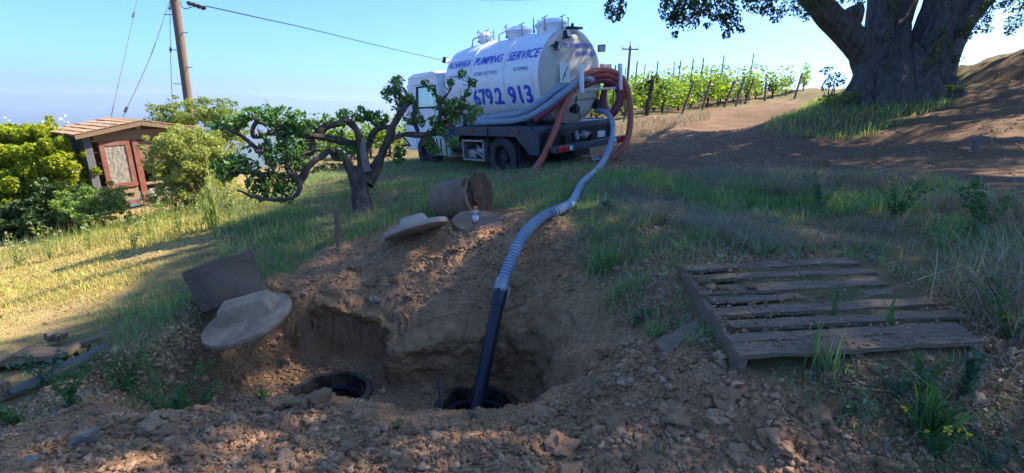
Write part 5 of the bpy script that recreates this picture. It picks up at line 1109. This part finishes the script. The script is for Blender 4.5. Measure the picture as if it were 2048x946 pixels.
# gnarled fruit tree
g = G(727, 428); ft = empty('fruit_tree', (g[0], g[1], gz(g[0], g[1])), 0, 'old gnarled pruned fruit tree with twisted dark branches in front of the truck', 'tree')
fo = np.array(ft.location); ZT = 7.15
def TP(px, py, dz=0): return P(px, py, ZT+dz)-fo
b = MB()
limb(b, [TP(729, 445), TP(727, 418), TP(723, 385), TP(722, 355), TP(725, 335)], [.16, .125, .11, .11, .105], 22, .45, 8, 2.6)
b.build('trunk', mt['bark'], ft, smooth=True)
BR = [([(716,372,0),(700,335,-.1),(692,318,-.15),(672,305,-.2),(659,301,-.3)], [.10,.075,.055,.05,.04]),
([(659,301,-.3),(645,312,-.3),(628,322,-.35),(612,340,-.4),(601,360,-.45),(590,352,-.5),(578,342,-.5),(573,318,-.5),(570,300,-.5)], [.045,.05,.045,.055,.05,.045,.035,.025]),
([(601,360,-.45),(597,385,-.5),(580,396,-.6),(554,399,-.7),(530,398,-.8),(508,394,-.9),(490,386,-.9),(475,380,-.9)], [.04,.03,.025,.02,.02,.015]),
([(733,368,0),(750,335,.1),(762,312,.1),(775,285,.05),(784,258,0),(792,240,0),(805,220,.05),(815,206,.1),(823,198,.1)], [.11,.085,.07,.065,.06,.06,.06,.055,.05]),
([(823,198,.1),(829,207,.1),(829,228,.1),(831,250,.1),(836,264,.1)], [.05,.045,.035,.032,.03]),
([(779,279,.05),(795,273,.1),(815,268,.1),(836,270,.1),(859,268,.15),(872,255,.2),(878,240,.2)], [.05,.045,.04,.045,.04,.03,.022]),
([(876,248,.2),(880,225,.2),(880,208,.2),(871,190,.2),(866,178,.2)], [.035,.03,.03,.022,.012]),
([(880,205,.2),(893,190,.2),(900,182,.2)], [.022,.018,.01]),
([(866,262,.15),(892,245,.25),(910,236,.25),(922,225,.25),(928,205,.3),(931,186,.3),(941,170,.3),(950,164,.3)], [.035,.035,.03,.028,.022,.018,.014,.008]),
([(722,345,.05),(730,312,.1),(738,285,.15),(746,268,.1),(760,255,.05),(782,255,0)], [.06,.06,.05,.05,.045,.04]),
([(724,340,0),(720,300,-.05),(716,268,-.1),(706,250,-.1),(692,243,-.15),(672,248,-.2),(655,252,-.2),(640,262,-.25),(634,278,-.25)], [.075,.06,.05,.055,.055,.045,.05,.06,.05]),
([(715,290,0),(700,287,-.05),(676,281,-.15),(655,276,-.2),(636,273,-.3),(612,272,-.35)], [.05,.05,.055,.055,.05,.035]),
([(622,275,-.3),(624,295,-.3),(616,308,-.3),(605,314,-.35),(603,322,-.4)], [.05,.055,.045,.04,.03]),
([(612,272,-.35),(590,266,-.4),(565,270,-.5),(544,266,-.6),(525,272,-.6),(508,274,-.65),(505,260,-.7),(513,245,-.7),(530,248,-.7)], [.04,.03,.028,.03,.03,.025,.03,.035,.015]),
([(528,274,-.6),(536,292,-.6),(532,312,-.6),(542,325,-.6),(546,342,-.6),(530,346,-.6),(510,345,-.7),(490,338,-.7)], [.028,.03,.025,.024,.022,.02,.018,.012]),
([(512,296,-.6),(498,284,-.65),(482,272,-.65),(465,264,-.7),(456,258,-.7)], [.03,.03,.025,.018,.01]),
([(530,300,-.6),(515,302,-.65),(512,296,-.6)], [.03,.035,.03]), ([(505,325,-.6),(495,338,-.6),(480,345,-.6)], [.02,.02,.012]),
([(570,300,-.5),(566,280,-.5),(560,260,-.5),(556,245,-.5)], [.02,.016,.012,.008]), ([(659,301,-.3),(672,318,-.2),(690,318,-.15)], [.03,.03,.03]),
([(700,250,-.1),(690,240,-.1),(686,226,-.1)], [.03,.02,.012]), ([(805,225,.05),(795,210,0),(790,190,0)], [.025,.015,.008]),
([(796,262,.1),(812,280,.1),(822,292,.1)], [.015,.012,.008]), ([(640,300,-.3),(625,303,-.3),(610,306,-.4),(585,318,-.45)], [.02,.02,.018,.012])]
b = MB()
for k, (pts_, r_) in enumerate(BR): limb(b, [TP(*p) for p in pts_], [x*.85 for x in r_], 12, .45, 6, 2.6, k*3.1)
b.build('branches', mt['bark'], ft, smooth=True)
b = MB(); limb(b, [TP(733, 345, -.06), TP(728, 310, -.06), TP(723, 280, -.06), TP(721, 276, -.06)], [.06, .055, .045, .02], 10, .3); b.build('dead_stub', mt['bark_pale'], ft, smooth=True)
bpts = [np.array(p) for pts_, r_ in BR for p in spline([TP(*q) for q in pts_], 4)]
LC = [(480,245,17),(462,250,20),(500,228,15),(535,232,26),(565,236,26),(595,242,24),(612,258,20),(585,262,20),(556,262,18),(530,300,14),(555,312,30),(582,300,24),(470,330,22),(450,345,20),(500,335,18),(545,362,28),(575,365,22),(520,385,18),(565,392,20),(685,228,13),(720,229,20),(740,232,13),(652,240,11),(762,236,16),(795,172,20),(780,190,20),(810,195,16),(792,160,11),(818,238,15),(840,242,13),(780,283,9),(700,300,14),(682,268,8),(800,305,14),(795,320,13),(880,203,12),(902,217,20),(920,208,18),(950,222,18),(905,238,20),(870,242,14),(945,165,10),(925,150,12),(935,185,8),(880,262,17),(905,282,16),(858,290,12),(870,302,12),(720,276,9),(850,165,8),(862,178,9),(900,165,9),(430,250,10),(940,240,12),(600,330,16),(625,250,12),(515,360,22),(480,320,16),(440,330,14),(690,240,10),(610,290,10),(860,270,12),(885,225,10)]
cl_ = []
for (px, py, r_) in LC:
    dz = np.interp(px, [440, 600, 720, 860, 950], [-.7, -.4, 0, .15, .3])
    cl_.append((TP(px, py, dz), np.array([r_, r_*1.2, r_*.9])*ZT/1000, int(r_*r_*.22)+6))
for k in range(45):
    q_ = random.choice(bpts)
    if q_[2] > .75: cl_.append((q_+rng.normal(0, .05, 3), np.array([.075, .075, .07]), random.randint(5, 12)))
foliage('crown', cl_, .085, mt['leaf_fruit'], ft, .3, 2.0)
b = MB()
for c, R3, n in cl_:
    near_ = min(bpts, key=lambda q: np.linalg.norm(q-c))
    for k in range(4):
        t_ = c+rng.normal(0, .6, 3)*R3; b.tube(spline([near_, (near_*.45+t_*.55)+rng.normal(0, .02, 3), t_], 3), [.010, .0025], 5)
b.build('twigs', mt['bark'], ft)['kind'] = 'stuff'

# big oak
OZ = 13.4
gb = P(1795, 190, OZ); ok = empty('oak_tree', (gb[0], gb[1], gz(gb[0], gb[1])-.3), 0, 'huge old oak with several dark stems on the grassy bank at the top right', 'tree'); oo = np.array(ok.location)
def OP(px, py, dz=0): return P(px, py, OZ+dz)-oo
b = MB()
limb(b, [OP(1795, 245), OP(1795, 200), OP(1797, 165), OP(1802, 130), OP(1806, 112), OP(1808, 100, .2)], [1.4, 1.04, .76, .46, .2, .05], 64, .26, 6, 3.6)
for ang in (-2.7, -2.1, -1.6, -1.0):
    x_, y_ = math.cos(ang), math.sin(ang); c0 = OP(1790, 150); c0 = c0+np.array([x_*.75, y_*.75, 0])
    limb(b, [c0+np.array([-x_*.25, -y_*.25, .75]), c0+np.array([x_*.1, y_*.1, 0]), c0+np.array([x_*.5, y_*.5, -.7]), c0+np.array([x_*1.0, y_*1.0, -1.3])], [.04, .36, .42, .3], 18, .25)
b.build('trunk', mt['oak_bark'], ok, smooth=True)
OL = [([(1755,165,0),(1742,120,-.2),(1715,85,-.4),(1682,55,-.6),(1650,22,-.9),(1615,-20,-1.2),(1560,-80,-2),(1480,-160,-3)], [.52,.4,.33,.3,.28,.27,.21,.15]),
([(1680,60,-.6),(1700,42,-.6),(1708,22,-.6),(1707,14,-.6)], [.28,.24,.22,.19]),
([(1727,262,-.5),(1744,165,-.4),(1755,100,-.2),(1757,40,0),(1762,-20,.1),(1780,-120,0),(1765,-260,-1)], [.55,.42,.36,.31,.29,.25,.15]),
([(1785,275,-.85),(1786,165,-.65),(1790,105,-.25),(1799,50,.2),(1812,0,.4),(1835,-90,.8),(1855,-250,1.5)], [.68,.52,.38,.28,.28,.25,.18]),
([(1850,268,-.6),(1847,165,-.5),(1861,100,-.3),(1876,50,-.2),(1894,0,-.3),(1940,-130,-1.2),(1985,-260,-3)], [.6,.48,.47,.46,.45,.4,.2])]
b = MB()
for k, (pts_, r_) in enumerate(OL): limb(b, [OP(*p) for p in pts_], r_, 36, .2, 7, 3.4, k*5.3)
b.build('limbs', mt['oak_bark'], ok, smooth=True)
b = MB(); limb(b, [OP(1880, 195, -.6), OP(1897, 130, -.5), OP(1909, 95, -.5), OP(1928, 48, -.4), OP(1958, 8, -.4), OP(2010, -35, -.3), OP(2150, -110, -1)], [.27, .2, .21, .25, .25, .22, .12], 20, .14, 6, 2.2); b.build('lit_limb', mt['oak_bark_lit'], ok, smooth=True)
# unseen crown shaped for its shade: clumps kept by where their shadows fall, plus big boughs
CC = np.array([14.6, 11.9]); b = MB(); cl_ = []
fillers = []; tries = 0; NCL = 1650
while len(cl_) < NCL and tries < 60000:
    tries += 1
    a = random.uniform(0, 2*math.pi); rr_ = math.sqrt(random.random()); x = CC[0]+13.6*rr_*math.cos(a); y = CC[1]+11*rr_*math.sin(a)
    zlo = 8.2+1.0*(1-rr_**2); ztop = 9.6+5.5*math.sqrt(max(0, 1-rr_**2)); z = random.uniform(max(zlo, 1.6+.30*y+.35), max(ztop, zlo+.6, 1.6+.30*y+1.2))
    hh = z-(.2+.12*max(0, x-2)*.5); shx, shy = x-.993*hh, y-.402*hh      # where its shadow falls
    if shx < -2.9+.35*math.sin(shy*1.7): continue
    if shy > 15.5: continue
    fore = shx < 4.5 and shy < 12.5
    if not fore and float(fbm(np.array([shx*.45]), np.array([shy*.6]), 200, 2)[0]) < -.3: continue
    if fore and random.random() < .6: continue
    s_ = random.uniform(.45, .95); cl_.append((np.array([x, y, z])-oo, np.array([s_, s_, s_*.6]), int(75*s_/.7*(1.45 if fore else 1))))
gx_ = -2.55
while gx_ < 4.8:                      # unseen leaf layer added to shade the near ground evenly
    gy_ = .6
    while gy_ < 12.6:
        jx, jy = gx_+random.uniform(-.25, .25), gy_+random.uniform(-.25, .25); hz_ = random.uniform(8.6, 11.2)
        cl_.append((np.array([jx+.993*hz_, jy+.402*hz_, hz_+.3])-oo, np.array([.62, .62, .34]), 190)); gy_ += .72
    gx_ += .72
foliage('crown', cl_, .15, mt['leaf_oak'], ok, .5, 1.7)
for k in range(16):
    a = k*2*math.pi/16+random.uniform(-.15, .15); st = np.array([gb[0], gb[1], 5.5])+np.array([math.cos(a)*.8, math.sin(a)*.8, random.uniform(0, 1.5)]); en = np.array([CC[0]+10*math.cos(a), CC[1]+9*math.sin(a), random.uniform(9.2, 10.2)])
    md = (st+en)/2+np.array([0, 0, 1.2]); pts_ = [st, st*.7+md*.3+np.array([0, 0, .2]), md, en]
    if min(((p[2]-1.6)/max(p[1], 1)) for p in pts_) > .22 or k % 2 == 0: limb(b, [p-oo for p in pts_], [.3, .24, .16, .05], 10, .1, 5)
b.build('boughs', mt['oak_bark'], ok, smooth=True)
# the low hanging boughs in view
HB = [(1230,15,24,30,9),(1232,-20,30,20,9),(1345,15,30,30,9),(1375,28,32,32,9),(1345,40,14,18,9),(1350,68,7,9,9),(1400,10,25,20,9),(1440,18,40,25,9.2),(1462,45,22,22,9.2),(1452,70,9,10,9.2),(1482,58,8,9,9.2),(1415,50,9,8,9.2),(1520,6,38,20,9.4),(1552,30,12,18,9.4),(1535,22,14,12,9.4),(1500,-20,120,18,9.4),(1340,-25,110,20,9.2),
      (1580,12,20,18,11.8),(1605,18,20,18,11.8),(1630,10,24,18,11.8),(1652,8,10,14,11.8),(1612,36,7,9,11.8),(1690,-8,22,14,12),(1720,3,12,10,12),(1790,10,6,30,13),
      (1960,42,22,18,12.2),(1945,60,13,12,12.2),(1975,58,10,10,12.2),(1935,75,6,8,12.2),(2030,45,16,18,12.5),(2020,60,10,12,12.5),(1990,6,30,12,12.4),(2030,8,30,16,12.4),(1975,20,16,10,12.4),(1915,118,9,10,12.6),(1925,62,9,12,12.6),(1895,100,7,14,12.6),(1880,85,5,20,12.6)]
cl_ = [(P(px, py, z_)-oo, np.array([rx, (rx+ry)*.55, ry])*z_/1000, int(rx*ry*.42)+6) for px, py, rx, ry, z_ in HB]
foliage('hanging_leaves', cl_, .075, mt['leaf_oak'], ok, .1, 1.8)
b = MB()
for a_, c_ in (((1235,-60,9.2),(1230,25,9)), ((1300,-60,9.2),(1375,40,9)), ((1420,-50,9.3),(1455,60,9.2)), ((1500,-40,9.4),(1550,35,9.4)), ((1640,-20,11.9),(1600,25,11.8)), ((2000,-20,12.4),(1955,55,12.2)), ((2050,0,12.5),(2028,55,12.5))):
    p0, p1 = P(*a_)-oo, P(*c_)-oo
    for q_ in range(4):
        j = rng.normal(0, .05, 3); b.tube(spline([p0, (p0+p1)/2+j, p0*.15+p1*.85+j*.8], 4), [.012, .003], 5)
b.build('twigs', mt['oak_bark'], ok)['kind'] = 'stuff'
cl_ = [(OP(1862+random.gauss(0, 6)+k*2.0, 150-k*9, -1.15), (.16, .16, .2), 16) for k in range(10)]+[(OP(1775+random.gauss(0, 4), 145-k*14, -1.0), (.1, .1, .2), 9) for k in range(9)]
foliage('ivy', cl_, .08, mt['leaf_oak'], ok, .1, 1.4)
# ------------------------------------------------------------ shrubs
def shrub(name, px, py, Z, clumps, size, mat, label, stems=9, dens=1.0, cat='shrub', fruit=0, spiky=0):
    base = P(px, py, Z); zb = gz(base[0], base[1]); e = empty(name, (base[0], base[1], zb-.05), 0, label, cat); o_ = np.array(e.location)
    cl = []
    for (cx, cy, rx, ry, dz) in clumps:
        c = P(cx, cy, Z+dz); n = max(3, int(rx*ry/90)); R3 = np.array([rx, (rx+ry)*.5, ry])*(Z+dz)/1000
        cl.append((c-o_, R3*.85, int(rx*ry*.22*dens)))
        d_ = rng.normal(size=(n*2, 3)); d_ /= np.linalg.norm(d_, axis=1)[:, None]
        for d in d_: s_ = random.uniform(.14, .3); cl.append((c-o_+d*R3*random.uniform(.7, 1.22), R3*s_, int(rx*ry*s_*.22*dens)+4))
    foliage('foliage', cl, size, mat, e, .25, 2.2 if spiky else 1.7)
    b = MB()
    for k in range(stems):
        c = random.choice(cl)[0]; j = rng.normal(0, .08, 3); b.tube(spline([(j[0], j[1], 0), c*.45+j+np.array([0, 0, .05]), c], 4), [.016, .004], 5)
    b.build('stems', mt['twig'], e)['kind'] = 'stuff'
    if fruit:
        f_ = rockmesh(5, 2, .02, 1); f_.materials.append(mt['fruit'])
        for k in range(fruit):
            c, R3, _ = random.choice(cl); d = rng.normal(size=3); d /= np.linalg.norm(d); d[1] = -abs(d[1]); o = link('fruit', f_, e); o.location = V3(c+d*R3*.95); o.scale = (.04,)*3
    return e
shrub('citrus_bush', 60, 430, 10.0, [(40,300,75,42,0),(90,310,55,45,0),(10,330,50,60,0),(120,340,50,45,-.3),(60,370,90,60,-.3),(-60,340,80,80,0),(30,262,14,14,0),(14,258,6,12,0),(84,258,14,14,0),(105,250,8,14,0),(98,240,5,8,0),(120,270,16,14,0),(110,330,40,45,-.5),(60,420,90,45,-.5),(-20,410,80,50,-.4)], .075, mt['leaf_citrus'], 'large sunlit yellow green citrus bush with orange fruit at the left edge', 10, 1.0, 'bush', 14)
shrub('shrub', 110, 420, 9.2, [(120,395,40,35,0),(100,415,50,40,0),(60,430,60,30,-.2),(0,450,60,40,-.2),(120,440,60,25,-.4)], .06, mt['leaf_dark'], 'shaded part of the citrus bush beside the shed, drawn in darker leaves', 8, 1.1)  # the shed's shade on the citrus bush, put in as dark leaved clumps
shrub('shrub', 190, 440, 8.8, [(180,400,45,28,0),(215,395,38,25,0),(150,420,40,25,0),(240,408,22,22,0),(195,425,55,25,-.1),(130,405,20,18,0),(225,378,14,12,0),(165,385,14,10,0)], .05, mt['leaf_small'], 'low bright green feathery shrub in front of the shed', 8, 1.3, spiky=1)
shrub('shrub', 370, 430, 9.0, [(345,305,45,38,0),(380,295,45,42,0),(335,340,40,35,0),(390,345,55,45,0),(430,330,38,45,.2),(350,285,25,20,0),(310,300,18,14,0),(300,330,14,18,0),(420,290,30,30,.3),(370,385,55,35,0),(420,385,45,35,.1)], .05, mt['leaf_olive'], 'large sunlit olive green shrub on the right of the shed', 16, 1.15, spiky=1)
shrub('shrub', 400, 300, 12.2, [(330,235,35,26,0),(370,225,45,28,0),(420,225,45,28,0),(460,235,30,24,0),(345,215,20,14,0),(300,245,14,16,0),(400,255,80,35,0),(455,265,35,30,0),(365,208,14,8,0),(440,212,14,10,0),(475,220,10,14,0),(320,262,30,25,0)], .06, mt['leaf_bush'], 'tall green shrub at the foot of the utility pole', 12, 1.1, spiky=1)
shrub('shrub', 450, 425, 8.3, [(430,400,35,25,0),(470,405,40,25,0),(500,390,35,25,.3),(400,410,25,20,0),(455,375,35,25,.3)], .04, mt['leaf_olive'], 'sparse twiggy shrub at the right foot of the olive green shrub', 30, .6, spiky=1)
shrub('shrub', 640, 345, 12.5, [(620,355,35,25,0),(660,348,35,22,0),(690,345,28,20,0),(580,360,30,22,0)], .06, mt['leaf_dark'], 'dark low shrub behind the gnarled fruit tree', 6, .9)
shrub('sapling', 1665, 190, 13.2, [(1652,140,12,10,0),(1668,152,12,10,0),(1662,165,14,10,0),(1680,160,10,12,0),(1648,172,8,8,0)], .07, mt['leaf_oak'], 'thin sapling standing against the sky left of the oak trunk', 8, 1.2, 'sapling', spiky=1)
shrub('shrub', 1700, 205, 12.8, [(1690,195,30,9,0),(1730,197,30,9,0),(1660,200,20,8,0)], .07, mt['leaf_small'], 'low bright green plants at the left foot of the oak', 6, 1.6)
shrub('shrub', 1860, 200, 12.2, [(1855,188,22,12,0),(1880,180,18,10,0),(1840,200,20,10,0),(1910,176,22,7,0)], .07, mt['leaf_small'], 'sunlit yellow green plants at the right foot of the oak', 6, 1.4)
# stump like post on the slope
g = G(1950, 300); e = empty('tree_stump', (g[0], g[1], gz(g[0], g[1])), 0, 'small pale broken stump on the bare slope at the right', 'stump')
b = MB(); b.tube([(0, 0, -.05), (0, 0, .12), (.02, 0, .2)], [.07, .06, .075], 9, wob=.15); b.build('stem', mt['bark_pale'], e); b = MB(); b.tube([(-.1, 0, .17), (.05, .02, .2), (.2, .0, .215)], [.05, .045, .015], 8, wob=.2); b.build('broken_top', mt['bark_pale'], e)
# ------------------------------------------------------------ vineyard
vm_ = []
for k in range(5):
    n = 210; h = np.array([1.0, .36, .62]); p_ = blob((0, 0, .88), h, n, .15); p2 = np.stack([rng.uniform(-.9, .9, 45), rng.normal(0, .12, 45), rng.uniform(1.3, 1.95, 45)], 1)
    Vv, F = leafquads(np.concatenate([p_, p2]), .17, .2, 1.25); me = bpy.data.meshes.new('leaves'); me.from_pydata([tuple(v) for v in Vv], [], [tuple(f) for f in F]); me.materials.append(mt['leaf_vine'])
    b = MB(); limb(b, [(0, 0, -.1), (.03, .02, .35), (-.02, 0, .75)], [.055, .045, .04], 8, .3); b.tube(spline([(-.8, 0, .85), (-.3, .02, .8), (0, 0, .72), (.4, -.02, .8), (.85, 0, .86)], 3), [.012, .03, .012], 6); t_ = b.build('trunk', mt['bark'], None); tm_ = t_.data; bpy.data.objects.remove(t_)
    vm_.append((me, tm_))
def vine(x, y, rz, lab, grp, s_=1.0):
    e = empty('grape_vine', (x, y, gz(x, y)), rz, lab, 'vine', grp); me, tm_ = random.choice(vm_); e.scale = (s_, s_, s_*random.uniform(.72, .98))
    link('trunk', tm_, e); link('leaves', me, e)
ROWD = np.array([-.62, .785]); ROWA = math.atan2(ROWD[1], ROWD[0])
posts = [(1292,234,155,1306,20.0),(1362,228,165,1387,21.3),(1402,223,160,1422,22.4),(1446,216,162,1470,23.6),(1470,213,158,1488,24.4),(1489,208,157,1508,25.2),(1530,204,149,1533,25.8),(1588,196,146,1605,27.2)]
postlab = ['thick dark end post with leaves wrapped over it, nearest to the truck', 'leaning wooden end post second from the truck', 'leaning wooden end post third from the truck', 'leaning wooden end post fourth from the truck', 'leaning wooden end post fifth from the truck', 'leaning wooden end post sixth from the truck', 'upright wooden end post in the vine row right of the leaning ones', 'isolated slanting end post nearest to the oak']
for i, (xb, yb, yt, xt, Z_) in enumerate(posts):
    q = P(xb, yb, Z_); zq = gz(q[0], q[1]); top = P(xt, yt, Z_); e = empty('vine_post', (q[0], q[1], zq-.15), 0, postlab[i], 'post', 'end posts of the vine rows')
    r_ = .1 if i == 0 else .06; b = MB(); d_ = top-np.array(e.location); b.tube([(0, 0, 0), d_*.5, d_], [r_, r_*.95, r_*.85], 8, wob=.04); b.build('shaft', mt['pole'] if i else mt['bark'], e)
    if i == 0:
        foliage('leaves', [(d_*.95, (.3, .3, .2), 50), (d_*.8+np.array([-.35, 0, -.1]), (.35, .3, .3), 50), (d_*.8+np.array([.4, 0, -.15]), (.3, .3, .3), 45)], .15, mt['leaf_dark'], e, .2, 1.3)
    for j in range(7):
        x, y = q[0]+ROWD[0]*(1.0+1.75*j), q[1]+ROWD[1]*(1.0+1.75*j)
        vine(x+random.gauss(0, .08), y, ROWA, 'leafy green grape vine in the rows beyond the dirt track', 'vines in the rows beyond the dirt track', 1.0)
        if j % 3 == 1:
            s_ = empty('vine_stake', (x+.1, y, gz(x, y)), 0, 'thin dark metal stake rising from the vine rows', 'stake', 'thin stakes in the vine rows')
            b = MB(); b.tube([(0, 0, -.1), (.06, 0, 2.3)], .03, 5); b.build('shaft', mt['wire'], s_)
for k in range(16):                  # the near front row between the truck and the oak and its continuation behind the truck
    t_ = k/15; q = P(1205+430*t_, 262-70*t_, 19+9*t_); vine(q[0]+random.gauss(0, .15), q[1]+1.6, random.uniform(-.3, .3)+.8, 'leafy green grape vine in the rows beyond the dirt track', 'vines in the rows beyond the dirt track', .8)
for k in range(12):
    px = 590+k*19; q = P(px, 338, 17+random.uniform(-1, 2.5)); vine(q[0], q[1], .5+random.gauss(0, .2), 'green grape vine seen through the branches of the fruit tree', 'vines left of the truck', .8)
for px, Z_ in ((1247, 18.5), (1222, 21)):
    q = P(px, 250, Z_); s_ = empty('vine_stake', (q[0], q[1], gz(q[0], q[1])), 0, 'thin dark metal stake rising from the vine rows', 'stake', 'thin stakes in the vine rows'); b = MB(); b.tube([(0, 0, -.1), (.02, 0, 2.1)], .03, 5); b.build('shaft', mt['wire'], s_)
# ------------------------------------------------------------ haze
HAZE = 1.5e-4
hm = bpy.data.materials.new('haze_air'); hm.use_nodes = True; t = hm.node_tree; t.nodes.clear(); o = t.nodes.new('ShaderNodeOutputMaterial'); v = t.nodes.new('ShaderNodeVolumePrincipled')
v.inputs['Color'].default_value = (.66, .8, 1, 1); v.inputs['Density'].default_value = HAZE; v.inputs['Anisotropy'].default_value = .3; t.links.new(v.outputs[0], o.inputs['Volume'])
b = MB(); b.box(-26000, 26000, -400, 16000, VZ-30, 190); hz = b.build('haze', hm); tag(hz, kind='stuff')
